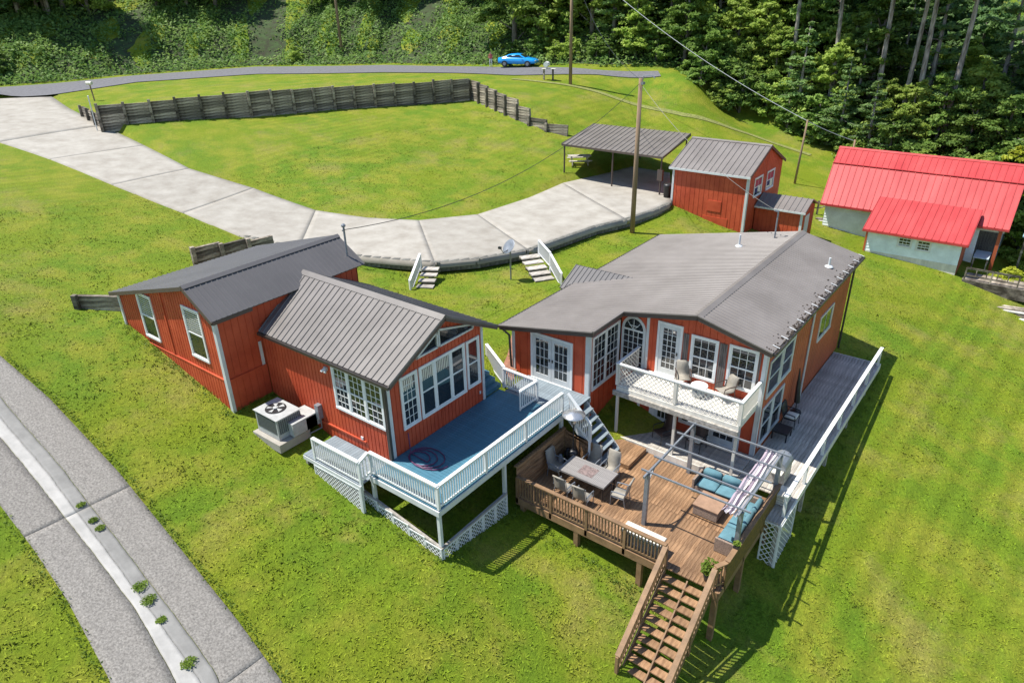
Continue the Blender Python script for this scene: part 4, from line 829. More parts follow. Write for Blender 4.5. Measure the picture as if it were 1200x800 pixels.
# ================================================================ plants and leaf helper
def leaf_cloud(n, size, rad, squash=1., seed=1, up=.5, shell=.55, clump=0, bottom=-1.):
    r = np.random.default_rng(seed)
    if clump:
        d = r.normal(size=(clump, 3)); d /= np.linalg.norm(d, axis=1)[:,None]; d[:,2] = np.maximum(d[:,2], bottom)
        cr_ = r.uniform(shell, 1, clump)**.6; cc = d*cr_[:,None]*(1+.25*r.normal(size=(clump,1)))
        k = r.integers(0, clump, n); c = cc[k]+r.normal(size=(n,3))*np.array([.15,.15,.10])
    else:
        d = r.normal(size=(n,3)); d /= np.linalg.norm(d, axis=1)[:,None]; c = d*r.uniform(shell, 1, n)[:,None]**.6
    c = c*np.array([rad, rad, rad*squash])
    nr = r.normal(size=(n,3)); nr[:,2] = np.abs(nr[:,2])+up; nr += .5*c/(np.linalg.norm(c, axis=1)[:,None]+1e-6); nr /= np.linalg.norm(nr, axis=1)[:,None]
    t = np.cross(nr, r.normal(size=(n,3))); t /= np.linalg.norm(t, axis=1)[:,None]; b = np.cross(nr, t)
    s = size*r.uniform(.6, 1.4, n)[:,None]
    co = np.stack([c-t*s-b*s*.25, c+b*s*.55, c+t*s-b*s*.1, c-b*s*.6], 1).reshape(-1, 3)
    return co, np.arange(4*n).reshape(n, 4)
pp = thing('potted_plant', 'black pot with bright green plant at the stair head', 'plant', (10.85, 3.3, TZ))
MB().lathe((10.85,3.3,TZ), [(.17,0),(.21,.2),(.24,.34),(.22,.35),(.2,.3)], 16).build('pot', 'planter', pp, True)
co, q = leaf_cloud(220, .07, .3, 1.0, 5, 1.); co += np.array([10.85,3.3,TZ+.52]); np_mesh('foliage', co, q, 'clump', pp)
pb = thing('rail_planter', 'small green planter hung on the deck rail near the pergola post', 'planter', (11.3, 4.15, TZ+.97))
MB().box((11.22,4.05,TZ+.975), (11.38,4.3,TZ+1.07)).build('tray', 'dark', pb); co, q = leaf_cloud(60, .05, .12, .7, 6, 1.); co += np.array([11.3,4.17,TZ+1.12]); np_mesh('foliage', co, q, 'clump', pb)
# ================================================================ porch and balcony furniture
pl = sling_chair('lounge_chair', 'dark brown high back lounge chair under the balcony beside the porch door', 'chair', 'brown', 'dark', hb=.75, wide=.62); place(pl, (6.2,9.15,GZ), R(150))
l2 = dup(pl, (7.55,9.45,GZ), R(175), 'dark brown lounge chair with pale seat pad in front of the porch window')
MB().cushion((-.25,-.2,.42), (.25,.25,.48), .03).build('seat_pad', 'cushwhite', l2, True)
bc = sling_chair('balcony_chair', 'grey beige armchair on the balcony beside the glazed door', 'chair', 'sling', 'brown', hb=.52, wide=.56); place(bc, (6.55,9.85,BZ), R(-150+0))
dup(bc, (8.3,9.85,BZ), R(150), 'grey beige armchair on the balcony under the window by the house corner')
bt = thing('drum_table', 'round pale metal drum table between the balcony chairs', 'table', (7.4, 9.5, BZ))
MB().lathe((7.4,9.5,BZ), [(.25,0),(.27,.05),(.29,.44)], 20).build('drum', 'galv', bt, True); MB().lathe((7.4,9.5,BZ+.44), [(.33,0),(.34,.02),(.33,.045)], 24).build('table_top', 'white', bt)
sc = sling_chair('porch_chair', 'black chair with white cushion against the side wall of the porch', 'chair', 'dark', 'dark', hb=.55, wide=.6); place(sc, (10.05,13.4,GZ), R(-90))
MB().cushion((-.27,-.2,.41), (.27,.26,.5), .04).build('seat_cushion', 'cushwhite', sc, True)
ot = thing('porch_footstool', 'low black footstool beside the black porch chair', 'stool', (10.05, 12.2, GZ))
MB().box((9.75,11.9,GZ+.34), (10.4,12.6,GZ+.42)).build('seat', 'dark', ot)
for x in (9.79, 10.36):
    for y in (11.94, 12.56): MB().box((x-.025,y-.025,GZ), (x+.025,y+.025,GZ+.34)).build('leg', 'dark', ot)
fp = thing('folded_umbrella', 'folded black parasol leaning on the porch wall', 'parasol', (9.85, 14.5, GZ))
MB().tube([(9.95,14.5,GZ),(9.78,14.6,GZ+2.1)], .025, 6).build('pole', 'dark', fp); MB().tube([(9.92,14.52,GZ+.5),(9.86,14.55,GZ+1.2),(9.79,14.6,GZ+2.0)], [.13,.1,.03], 8).build('folded_cloth', 'dark', fp); MB().lathe((9.95,14.5,GZ), [(.24,0),(.24,.05),(.06,.09)], 12).build('base', 'dark', fp)
gr = thing('barbecue_grill', 'covered grey barbecue grill on the porch beside the pergola', 'barbecue', (10.95, 9.3, GZ))
MB().box((10.6,8.95,GZ+.1), (11.25,9.75,GZ+.75)).build('cabinet', 'greywood', gr)
gl_ = MB(); prof = [(.35*math.cos(t), .36*math.sin(t)) for t in np.linspace(0, math.pi, 9)]
gl_.prism([(10.925+a, 8.93, GZ+.75+b) for a, b in prof], (0,.84,0)); gl_.build('lid', 'galv', gr)
for x in (10.65, 11.2):
    for y in (9.0, 9.7): MB().box((x-.03,y-.03,GZ), (x+.03,y+.03,GZ+.1)).build('leg', 'dark', gr)
MB().box((10.65,8.65,GZ+.7), (11.2,8.93,GZ+.74)).build('side_shelf', 'offwhite', gr)
cb = thing('wooden_crate', 'pale wooden crate on the porch corner by the white rail', 'crate', (11.5, 8.2, GZ))
for k in range(4): MB().box((11.3,7.9,GZ+.03+.1*k), (11.7,7.93,GZ+.11+.1*k)).box((11.3,8.47,GZ+.03+.1*k), (11.7,8.5,GZ+.11+.1*k)).box((11.3,7.93,GZ+.03+.1*k), (11.33,8.47,GZ+.11+.1*k)).box((11.67,7.93,GZ+.03+.1*k), (11.7,8.47,GZ+.11+.1*k)).build('slat', 'offwhite', cb)
MB().box((11.28,7.88,GZ+.425), (11.72,8.52,GZ+.45)).build('lid', 'offwhite', cb)
# ================================================================ air conditioner
ac = thing('air_conditioner', 'pale grey air conditioning unit with round fan on a concrete pad', 'air conditioner', (-4.9, -1.1, -.15))
MB().box((-5.75,-1.95,-.35), (-4.05,-.55,.0)).build('pad', 'concrete', ac)
MB().box((-5.65,-1.75,.02), (-4.3,-.7,.92)).build('casing', 'acgrey', ac); MB().box((-4.28,-1.3,.05), (-4.0,-.2,.6)).box((-4.9,-.68,.05), (-4.0,-.06,.55)).build('duct_box', 'acgrey', ac)
cg = MB()
for k in range(12): cg.box((-4.298,-1.68+.085*k,.25), (-4.285,-1.62+.085*k,.82))
for k in range(14): cg.box((-5.55+.085*k,-1.765,.25), (-5.49+.085*k,-1.752,.85))
cg.build('coil_grille', 'acdark', ac)
MB().lathe((-5.05,-1.22,.921), [(.40,0),(.40,.02),(.36,.025)], 24).build('fan_ring', 'dark', ac); fan = MB()
for k in range(5):
    a = k*1.2566; fan.add([(-5.05+.08*math.cos(a),-1.22+.08*math.sin(a),.955),(-5.05+.34*math.cos(a-.3),-1.22+.34*math.sin(a-.3),.95),(-5.05+.34*math.cos(a+.25),-1.22+.34*math.sin(a+.25),.965)], [(0,1,2)])
fan.lathe((-5.05,-1.22,.95), [(.1,0),(.1,.03),(.03,.05)], 10); fan.build('fan', 'acgrey', ac)
MB().box((-5.72,-1.79,.9), (-4.25,-.66,.918)).build('top_plate', 'acgrey', ac)
# ================================================================ hose
hp = []
for k in range(120):
    t = k/119; a = t*6*math.pi; rr_ = .42+.42*t; hp.append((.75+rr_*math.cos(a)*1.0+.35*t, .55+rr_*.75*math.sin(a)+.25*t, .03+.01*(k % 3)))
hp = [(.10,.75,.75),(.15,.72,.4),(.3,.6,.05)]+hp
tag(MB().tube(hp, .022, 6).build('garden_hose', 'hose', None, True), 'dark purple garden hose coiled on the blue deck by the wall', 'hose')
# ================================================================ steps from the drive, dish, path
def drive_steps(label, a, b, w, n, za, zb):
    a = Vector((*a, 0)); b = Vector((*b, 0)); d = (b-a); L_ = d.length; d.normalize(); s = Vector((-d.y, d.x, 0))
    t = thing('garden_steps', label, 'steps', (b.x, b.y, zb))
    for i in range(n):
        c = a+d*(L_*(i+.5)/n); z = za+(zb-za)*(i+.5)/n; h = Vector((0,0,.05))
        MB().beam(c-s*w/2+Vector((0,0,z)), c+s*w/2+Vector((0,0,z)), L_/n*1.02, .07).build('tread', 'greywood', t); MB().beam(c-d*L_/n*.45-s*w/2+Vector((0,0,z-.1)), c-d*L_/n*.45+s*w/2+Vector((0,0,z-.1)), .04, .12).build('riser', 'oldwood', t)
    return t, d, s
t, d, s_ = drive_steps('short flight of weathered wooden steps from the drive toward the cottage', (-10.5,13.2), (-9.35,11.2), .95, 5, 1.1, .25)
railing(t, (-11.1,12.95,.95), (-9.95,10.9,.25), .85, 'white', .13, posts=[0, 1], postdown=.2)
t, d, s_ = drive_steps('longer flight of wooden steps with white rail down to the main house', (-7.2,18.0), (-4.0,15.9), 1.15, 7, 1.05, .05)
railing(t, (-6.75,18.45,.98), (-5.3,17.55,.75), .9, 'white', .12, posts=[0, 1], postdown=.25); railing(t, (-5.25,17.5,.72), (-3.85,16.55,.12), .9, 'white', .12, posts=[1], postdown=.2)
sd = thing('satellite_dish', 'grey satellite dish on a pole on the lawn below the drive', 'satellite dish', (-6.7, 15.65, gz(-6.7,15.65)))
z0 = gz(-6.7,15.65); MB().tube([(-6.7,15.65,z0-.1),(-6.7,15.65,z0+1.85)], .045, 8).build('pole', 'galv', sd)
dd = MB().lathe((0,0,0), [(.02,-.09),(.2,-.075),(.4,-.02),(.45,.01),(.44,.02),(.2,-.05),(.02,-.07)], 20); do = dd.build('dish', 'galv', sd, True); do.matrix_parent_inverse = Matrix(); do.location = (0,-.12,2.0); do.rotation_euler = (R(52),0,R(-20))
MB().tube([(-6.7,15.6,z0+1.85),(-6.75,15.1,z0+1.75),(-6.85,14.95,z0+2.05)], .02, 6).box((-6.95,14.88,z0+2.0), (-6.78,15.0,z0+2.12)).build('feed_arm', 'dark', sd)
path_b = loft('brick_path', [(-2.2,9.9),(-1.2,8.3),(-.7,7.1)], [(-1.2,10.4),(-.62,8.6),(-.1,7.2)], 12, 5, lambda x, y: ground(x, y)+.05, 'brick'); struct(path_b)
# ================================================================ carport
cp = thing('carport', 'open carport with flat ribbed grey roof on thin brown posts', 'carport', (-11, 38, 1.1))
cz = 4.02
CA, CB, CC_, CD = (-15.57,33.9), (-6.56,33.65), (-8.5,42.45), (-17.9,42.5)
roof_plane((*CA,cz-.05), (*CB,cz-.05), (*CC_,cz+.08), (*CD,cz+.08), cp, 'roof', .45, .045)
for a, b, h in ((CA,CB,-.12), (CD,CC_,.0), (CA,CD,-.06), (CB,CC_,-.06)): strip_beam('edge_beam', (*a,cz+h), (*b,cz+h), .06, .15, 'fascia', cp)
for x, y in ((-15.4,34.05),(-10.9,33.95),(-6.75,33.85),(-17.5,42.2),(-12.9,42.2),(-8.7,42.2)):
    z = gz(x, y, False); MB().tube([(x,y,min(z,1.1)-.1),(x,y,cz-.15)], .065, 8).build('post', 'fascia', cp)
for k in range(8): t = (k+.5)/8; strip_beam('rafter', (CA[0]+(CB[0]-CA[0])*t,33.9,cz-.15), (CD[0]+(CC_[0]-CD[0])*t,42.3,cz-.04), .05, .1, 'fascia', cp)
MB().box((-7.0,33.75,2.2), (-6.6,34.0,3.0)).build('meter_box', 'fascia', cp)
# ================================================================ shed with lean-to
sh = thing('red_shed', 'tall red shed with grey ribbed gable roof beside the carport', 'shed', (-2.7, 36, .2))
ey, ry, zy, zrg = 33.3, 36.6, 3.5, 5.0
shr = lambda y: zrg-(zrg-zy)/(ry-ey+.25)*abs(y-ry)-.08
siding(FY(ey), -5.5, .02, lambda x: gz(x, 33.2)-.3, zy-.0, sh, name='front_wall', step=.35); siding(FX(.02), ey, 39.9, -1.6, shr, sh, brk=(ry,), name='gable_wall', step=.35)
siding(Face((-5.5,0), (0,1), (-1,0)), ey, 39.9, -.5, shr, sh, brk=(ry,), name='gable_wall', step=.35); siding(Face((0,39.9), (1,0), (0,1)), -5.5, .02, -1.2, zy, sh, name='back_wall', step=.35)
trimboard(FY(ey), -5.55, -5.4, gz(-5.5,33.2), zy-.02, sh); trimboard(FY(ey), -.1, .06, gz(0,33.2)-.2, zy-.02, sh, d=.04); trimboard(FX(.02), ey-.04, ey+.12, -1.2, zy-.02, sh, d=.038)
roof_plane((-5.75,ey-.25,zy), (.2,ey-.25,zy), (.2,ry,zrg), (-5.75,ry,zrg), sh, 'roof', .42, .045); roof_plane((-5.75,40.15,zy-.1), (.2,40.15,zy-.1), (.2,ry,zrg), (-5.75,ry,zrg), sh, 'roof', .42, .045)
ridge_cap((-5.75,ry,zrg+.03), (.2,ry,zrg+.03), sh); strip_beam('fascia', (-5.75,ey-.27,zy-.07), (.2,ey-.27,zy-.07), .05, .14, 'trim', sh)
strip_beam('barge_board', (.18,ey-.25,zy-.08), (.18,ry,zrg-.08), .05, .16, 'fascia', sh); strip_beam('barge_board', (.18,40.15,zy-.18), (.18,ry,zrg-.08), .05, .16, 'fascia', sh)
hb_ = MB(); FY(ey).box(hb_, -2.7, -1.7, .75, 1.5, .02, .06); hb_.build('hatch', 'red', sh); hb_ = MB(); FY(ey).box(hb_, -2.95, -1.15, -.9, .35, .02, .05); hb_.build('low_door', 'red', sh)
for a in (34.5, 36.9):
    w_ = window(FX(.02), a, a+1.35, 1.85, 3.05, sh, cols=2, rows=2)
    fm = MB(); FX(.02).box(fm, a+.1, a+1.25, 2.5, 2.95, .0245, .03); fm.build('curtain', 'flag', w_); fm = MB(); FX(.02).box(fm, a+.1, a+.7, 2.05, 2.49, .0245, .03); fm.build('curtain', 'flagb', w_)
lt = thing('lean_to_shed', 'small red lean-to with grey roof against the tall red shed', 'shed', (2.1, 36.3, -.8))
zl0 = 1.15
siding(FY(35.1), .1, 3.4, -1.6, zl0, lt, name='front_wall', step=.3); siding(FX(3.4), 35.1, 37.6, -1.9, lambda y: zl0+.33*min(y-35.1, 37.6-y)+.0, lt, brk=(36.35,), name='side_wall', step=.3); siding(Face((0,37.6), (1,0), (0,1)), .1, 3.4, -1.8, zl0, lt, name='back_wall', step=.3)
roof_plane((.1,34.9,zl0), (3.6,34.9,zl0), (3.6,36.35,zl0+.62), (.1,36.35,zl0+.62), lt, 'roof', .4, .04); roof_plane((.1,37.8,zl0), (3.6,37.8,zl0), (3.6,36.35,zl0+.62), (.1,36.35,zl0+.62), lt, 'roof', .4, .04)
strip_beam('fascia', (.1,34.88,zl0-.07), (3.6,34.88,zl0-.07), .05, .12, 'trim', lt); trimboard(FY(35.1), 3.25, 3.42, -1.6, zl0-.02, lt); trimboard(FX(3.4), 35.6, 36.5, -1.4, .75, lt, 'trim', name='door')
bar = thing('rubbish_bin', 'black wheeled bin at the carport corner by the shed', 'bin', (-5.9, 33.2, 1.1)); MB().lathe((-6.0,33.6,1.05), [(.25,0),(.32,.9),(.34,.95),(.3,1.05),(.05,1.1)], 12).build('body', 'dark', bar, True); MB().tube([(-6.25,33.75,1.15),(-5.75,33.75,1.15)], .12, 10).build('wheels', 'tyre', bar)
# ================================================================ neighbour's red roofed house and annex
nh = thing('red_roof_house', 'long neighbouring house with bright red metal roof', 'house', (8.8, 46, -2))
E0, K0, R0 = (41.0,.35), (44.3,2.65), (46.3,3.5)
for side in (1, -1):
    Y = lambda y: y if side > 0 else 2*46.3-y
    roof_plane((2.9,Y(E0[0]),E0[1]), (14.85,Y(E0[0]),E0[1]), (14.85,Y(K0[0]),K0[1]), (2.5,Y(K0[0]),K0[1]), nh, 'redroof', .42, .045); roof_plane((2.5,Y(K0[0]),K0[1]+.0), (14.85,Y(K0[0]),K0[1]), (14.85,Y(R0[0]),R0[1]), (2.3,Y(R0[0]),R0[1]), nh, 'redroof', .42, .045)
ridge_cap((2.3,46.3,3.53), (14.85,46.3,3.53), nh, .2, .08, 'redroof'); strip_beam('break_flashing', (2.5,44.3,2.69), (14.85,44.3,2.69), .2, .04, 'redroof', nh)
wl = FY(41.5)
def lap(face, a0, a1, z0, z1, parent, m='aqua', st=.2):
    mb = MB(); face.box(mb, a0, a1, z0, z1, -.12, 0); z = z0
    while z < z1-.02:
        b = min(z+st, z1); mb.add([face.P(a0,z,.03),face.P(a1,z,.03),face.P(a1,b-.004,.004),face.P(a0,b-.004,.004),face.P(a0,z,.0),face.P(a1,z,.0)], [(0,1,2,3),(4,5,1,0)]); z += st
    return mb.build('lap_wall', m, parent)
lap(wl, 3.2, 13.2, -2.8, .55, nh); lap(Face((3.2,0), (0,1), (-1,0)), 41.5, 51.1, -2.2, .5, nh); lap(FX(14.4), 43.5, 51.1, -4, .5, nh); lap(FY(43.5), 12.6, 14.4, -3.8, 1.4, nh, 'panelgrey')
strip_beam('fascia', (2.9,40.98,.27), (14.85,40.98,.27), .05, .14, 'redroof', nh); strip_beam('porch_beam', (12.7,41.3,.1), (14.6,41.3,.1), .12, .2, 'offwhite', nh); MB().box((14.3,41.2,-4.2), (14.5,41.4,.1)).build('porch_post', 'redbrown', nh)
an = thing('annex', 'pale aqua annex with red metal lean-to roof in front of the long house', 'annex', (9.7, 40, -2))
aw_ = FY(38.4); lap(aw_, 6.95, 12.7, -1.75, -.25, an); ab = MB(); aw_.box(ab, 6.95, 12.7, -2.6, -1.75, -.12, .035); ab.build('foundation', 'offwhite', an)
lap(FX(12.7), 38.4, 41.3, -2.8, -.2, an, 'redbrown'); trimboard(aw_, 6.9, 7.02, -2.2, -.25, an, 'redbrown', d=.04)
roof_plane((6.7,37.95,-.17), (13.05,37.95,-.17), (13.05,41.6,1.25), (6.7,41.6,1.25), an, 'redroof', .42, .045); strip_beam('fascia', (6.7,37.93,-.26), (13.05,37.93,-.26), .05, .14, 'redroof', an); strip_beam('fascia', (13.05,37.95,-.26), (13.05,41.5,1.14), .05, .14, 'redroof', an)
window(aw_, 9.0, 9.75, -1.05, -.4, an, cols=3, rows=2, mid=False); window(aw_, 10.15, 10.9, -1.12, -.47, an, cols=3, rows=2, mid=False)
# neighbour's yard clutter
def zb_(x, y): return gz(x, y)
nd = thing('yard_deck', 'weathered brown plank deck with rail beside the aqua annex', 'deck', (15.3, 38.5, -2.6))
boards(nd, 13.2, 19.5, 38.0, 39.6, -2.45, 'x', 'oldwood', .16); MB().box((13.2,37.95,-3.2), (19.5,37.995,-2.45)).build('rim_beam', 'oldwood', nd)
railing(nd, (13.3,38.05,-2.45), (16.2,38.05,-2.45), .8, 'oldwood', .5, .05, (.08,.05), .3, posts=[0,.5,1]); 
yt = thing('yard_table', 'pale blue table standing under the red roof porch', 'table', (14.2, 41.8, -2.9)); zt = gz(14.0,41.2)
MB().box((13.3,40.6,zt+.8), (14.2,42.3,zt+.86)).build('table_top', 'tarp', yt)
for x in (13.36, 14.14):
    for y in (40.66, 42.24): MB().box((x-.04,y-.04,zt-.1), (x+.04,y+.04,zt+.8)).build('leg', 'oldwood', yt)
ls = thing('yard_shelter', 'blue grey sheet roof shelter behind the yard shrubs', 'shelter', (17, 44, -3)); roof_plane((15.6,42.6,-.4), (20,42.6,-.4), (20,45.5,.1), (15.6,45.5,.1), ls, mat('blue_sheet_roof', (.25,.40,.46), .45, .1, 2), .4, .04)
for x in (15.8, 19.8):
    for y in (42.8, 45.3): MB().box((x-.06,y-.06,gz(x,y)-.2), (x+.06,y+.06,-.42)).build('post', 'oldwood', ls)
for i, (x, y, l, rz) in enumerate(((16.5,36.6,3.2,.1),(17.4,36.2,2.6,-.2),(3.6,42.4,2.4,.25))):
    lb = thing('lumber_pile', ('stack of old grey planks in front of the brown yard deck', 'loose plank pile at the foot of the yard deck', 'old planks and boards on the ground by the red roof corner')[i], 'lumber', (x, y, gz(x,y)))
    for k in range(5): a = rz+random.uniform(-.1,.1); MB().beam((x-l/2*math.cos(a), y+.18*k-l/2*math.sin(a), gz(x,y)+.1+.1*(k%2)), (x+l/2*math.cos(a), y+.18*k+l/2*math.sin(a), gz(x,y)+.1+.1*(k%2)), .2, .08).build('plank', 'oldwood' if k%2 else 'offwhite', lb)
fn = thing('yard_fence', 'thin brown post and rail fence at the edge of the back lawn', 'fence', (0, 45, -1))
fp_ = [(-.4,41.6),(.9,42.6),(2.2,43.4),(2.8,45.5)]
for x, y in fp_: MB().box((x-.06,y-.06,gz(x,y)-.2), (x+.06,y+.06,gz(x,y)+1.1)).build('post', 'oldwood', fn)
for (x, y), (x2, y2) in zip(fp_, fp_[1:]):
    for h in (.5, .95): MB().beam((x,y,gz(x,y)+h), (x2,y2,gz(x2,y2)+h), .05, .08).build('rail', 'oldwood', fn)
# ================================================================ picnic table
pk = thing('picnic_table', 'weathered grey picnic table on the upper lawn beside the carport', 'picnic table', (-15.3, 36.2, gz(-15.3,36.2)))
px, py, pz = -15.6, 36.6, gz(-15.6,36.6); ca, sa_ = math.cos(.7), math.sin(.7)
def pkt(a, b, z): return (px+a*ca-b*sa_, py+a*sa_+b*ca, pz+z)
for b in (-.3,-.15,0,.15,.3): MB().beam(pkt(-.95,b,.74), pkt(.95,b,.74), .13, .04).build('top_board', 'greywood', pk)
for b in (-.72,.72): MB().beam(pkt(-.95,b,.44), pkt(.95,b,.44), .26, .04).build('seat', 'greywood', pk)
for a in (-.65,.65):
    for sgn in (-1, 1): MB().beam(pkt(a,.62*sgn,0), pkt(a,.2*sgn,.72), .05, .1).build('leg', 'greywood', pk)
    MB().beam(pkt(a+.06,-.8,.40), pkt(a+.06,.8,.40), .05, .09).build('crossbar', 'greywood', pk)
# ================================================================ poles, wires
def upole(label, x, y, h, r=.16, lean=(0,0)):
    z = gz(x, y); t = thing('utility_pole', label, 'utility pole', (x, y, z)); MB().tube([(x,y,z-.3),(x+lean[0],y+lean[1],z+h)], [r, r*.72], 10).build('shaft', 'pole', t, True); return t, z+h
p1_, z1_ = upole('tall wooden utility pole on the lawn between drive and main house', -5.2, 27.0, 9.75, .17)
MB().box((-5.12,26.85,z1_-.35), (-4.95,27.1,z1_-.2)).build('insulator_bracket', 'galv', p1_)
am = MB().tube([(-5.2,27,z1_-.5),(-5.0,27,z1_+.15),(-4.4,26.9,z1_+.2),(-4.2,26.9,z1_+.05)], .03, 6); am.build('lamp_arm', 'galv', p1_)
p2_, z2_ = upole('wooden utility pole beside the road near the mailboxes', -27.3, 52.9, 12.5, .19)
p3_, z3_ = upole('slim leaning wooden pole on the back lawn behind the red shed', -1.6, 49.5, 5.4, .10, (.25,.0))
p4_, z4_ = upole('wooden pole standing in the weeds on the bank above the road', -66.5, 55.0, 13, .2)
p5_, z5_ = upole('short grey post behind the end of the red roof', 2.4, 50.5, 4.6, .1)
def wire(label, a, b, sag, r=.022, m='dark'):
    a = Vector(a); b = Vector(b); pts = [a.lerp(b, t)-Vector((0,0,sag*4*t*(1-t))) for t in np.linspace(0, 1, 25)]
    tag(MB().tube(pts, r, 4).build('overhead_wire', m), label, 'wire')
wire('black service wire sagging from the lawn pole to the wing mast', (-5.2,27,z1_-.25), (-7.35,4.9,5.98), 1.6, .016)
wire('service wire from the lawn pole down to the main house mast', (-5.2,27,z1_-.3), (5.8,21.15,5.0), .7, .014, 'dark')
wire('thin wire from the lawn pole to the pole by the mailboxes', (-5.2,27,z1_-.1), (-27.3,52.9,z2_-1.2), 1.5, .014, 'dark')
wire('long pale wire sagging down from the road pole to the bank pole', (-27.3,52.9,z2_-.8), (-66.5,55,z4_-.5), 2.4, .022, 'galv')
wire('thick pale cable from the road pole to the slim leaning pole', (-27.3,52.9,z2_-.4), (-1.35,49.5,z3_-.1), 1.0, .026, 'galv'); wire('pale cable from the slim leaning pole to the grey post by the red roof', (-1.35,49.5,z3_-.1), (2.4,50.5,z5_-.1), .1, .026, 'galv')
wire('upper wire crossing the wood toward the right', (-27.3,52.9,z2_-.2), (60,62,17), 1.2, .016, 'galv')
# ================================================================ mailboxes, sign post, small posts
mb_ = thing('mailbox_stand', 'pair of white mailboxes on a plank stand beside the road', 'mailbox', (-29.9, 52.6, gz(-29.9,52.6))); z = gz(-29.9,52.6)
MB().beam((-30.6,52.3,z+1.15), (-29.2,52.9,z+1.15), .5, .06).build('shelf', 'offwhite', mb_)
for t in (.15, .8): MB().box((-30.6+1.4*t-.07,52.3+.6*t-.07,z-.2), (-30.6+1.4*t+.07,52.3+.6*t+.07,z+1.12)).build('post', 'oldwood', mb_)
for t in (.35,): c = Vector((-30.6+1.4*t, 52.3+.6*t, z+1.6)); MB().tube([c+Vector((-.15,.4,0)), c+Vector((.1,-.35,0))], .26, 10).build('mailbox', 'white', mb_); MB().box((c.x-.06,c.y-.06,z+1.18), (c.x+.06,c.y+.06,z+1.5)).build('mailbox_post', 'offwhite', mb_)
m2 = thing('letterbox', 'pale letterbox on a leaning wooden post where the drive meets the road', 'mailbox', (-66, 19.5, gz(-66,19.5))); x, y = -64.5, 20.2; z = gz(x, y); MB().tube([(x,y,z-.2),(x-.15,y,z+1.65)], .07, 8).build('post', 'pole', m2); MB().tube([(x-.45,y-.15,z+1.75),(x+.15,y+.1,z+1.75)], .17, 10).build('box', 'offwhite', m2)
mk = thing('marker_post', 'thin white marker post at the near end of the tie wall', 'post', (-51.5, 14.3, gz(-51.5,14.3))); z = gz(-51.5,14.3); MB().tube([(-51.5,14.3,z-.2),(-51.5,14.3,z+2.9)], .05, 6).build('shaft', 'white', mk); MB().lathe((-51.5,14.3,z+2.9), [(.07,0),(.07,.06),(.02,.1)], 8).build('cap', 'white', mk)
# ================================================================ parked car
car = proto('parked_car', 'bright blue coupe parked on the road verge', 'car')
prof = [(-2.35,.45,.78),(-2.3,.40,.98),(-1.75,.36,1.02),(-1.2,.34,1.08),(0,.32,1.02),(1.1,.32,.98),(1.9,.34,.88),(2.3,.40,.72),(2.36,.45,.6)]
bodym = MB(); nseg = len(prof)
for (x, zl, zt) in prof:
    hw = .93 if abs(x) < 1.9 else (.86 if abs(x) < 2.32 else .72)
    bodym.v += [(x,-hw*.92,zl),(x,-hw,zl+(zt-zl)*.35),(x,-hw*.97,zl+(zt-zl)*.75),(x,-hw*.82,zt),(x,hw*.82,zt),(x,hw*.97,zl+(zt-zl)*.75),(x,hw,zl+(zt-zl)*.35),(x,hw*.92,zl)]
for i in range(nseg-1):
    for j in range(8): bodym.f.append((i*8+j, i*8+(j+1)%8, (i+1)*8+(j+1)%8, (i+1)*8+j))
bodym.f += [tuple(range(8))[::-1], tuple(range((nseg-1)*8, nseg*8))]
bodym.build('body', 'carblue', car, True)
cab = MB(); cp_ = [(-1.85,1.0,.70),(-1.0,1.36,.58),(-.2,1.42,.58),(.35,1.38,.58),(1.15,.98,.72)]
for x, z, hw in cp_: cab.v += [(x,-.80,.98),(x,-hw,z),(x,hw,z),(x,.80,.98)]
for i in range(4):
    for j in range(3): cab.f.append((i*4+j, i*4+j+1, i*4+4+j+1, i*4+4+j))
cabo = cab.build('roof', 'carblue', car, True)
for sgn in (-1, 1):
    wm = MB(); wm.add([(-1.35,sgn*.775,1.04),(-.95,sgn*.635,1.29),(.3,sgn*.635,1.31),(.85,sgn*.775,1.04)], [(0,1,2,3)]); wm.build('side_window', 'glass', cabo)
    for x in (-1.45, 1.42):
        wh = MB().tube([(x,sgn*.78,.34),(x,sgn*.96,.34)], .35, 16).build('wheel', 'tyre', car); MB().tube([(x,sgn*.955,.34),(x,sgn*.975,.34)], .2, 10).build('rim', 'galv', wh)
    MB().box((-2.37,sgn*.45-.22,.76), (-2.33,sgn*.45+.22,.88)).build('tail_light', 'tail', car); MB().box((2.28,sgn*.6-.2,.62), (2.37,sgn*.6+.2,.72)).build('headlight', 'trim', car); MB().box((.6,sgn*.92,1.0), (.8,sgn*1.05,1.12)).build('mirror', 'carblue', car)
MB().add([(-1.72,-.62,1.06),(-1.72,.62,1.06),(-1.06,.54,1.35),(-1.06,-.54,1.35)], [(0,1,2,3)]).build('rear_window', 'glass', cabo); MB().add([(1.06,-.64,1.04),(1.06,.64,1.04),(.42,.54,1.37),(.42,-.54,1.37)], [(0,1,2,3)]).build('windscreen', 'glass', cabo)
place(car, (-38.0,57.9,gz(-38.0,57.9,False)+.08), math.atan2(1.6,8.5)+.12)
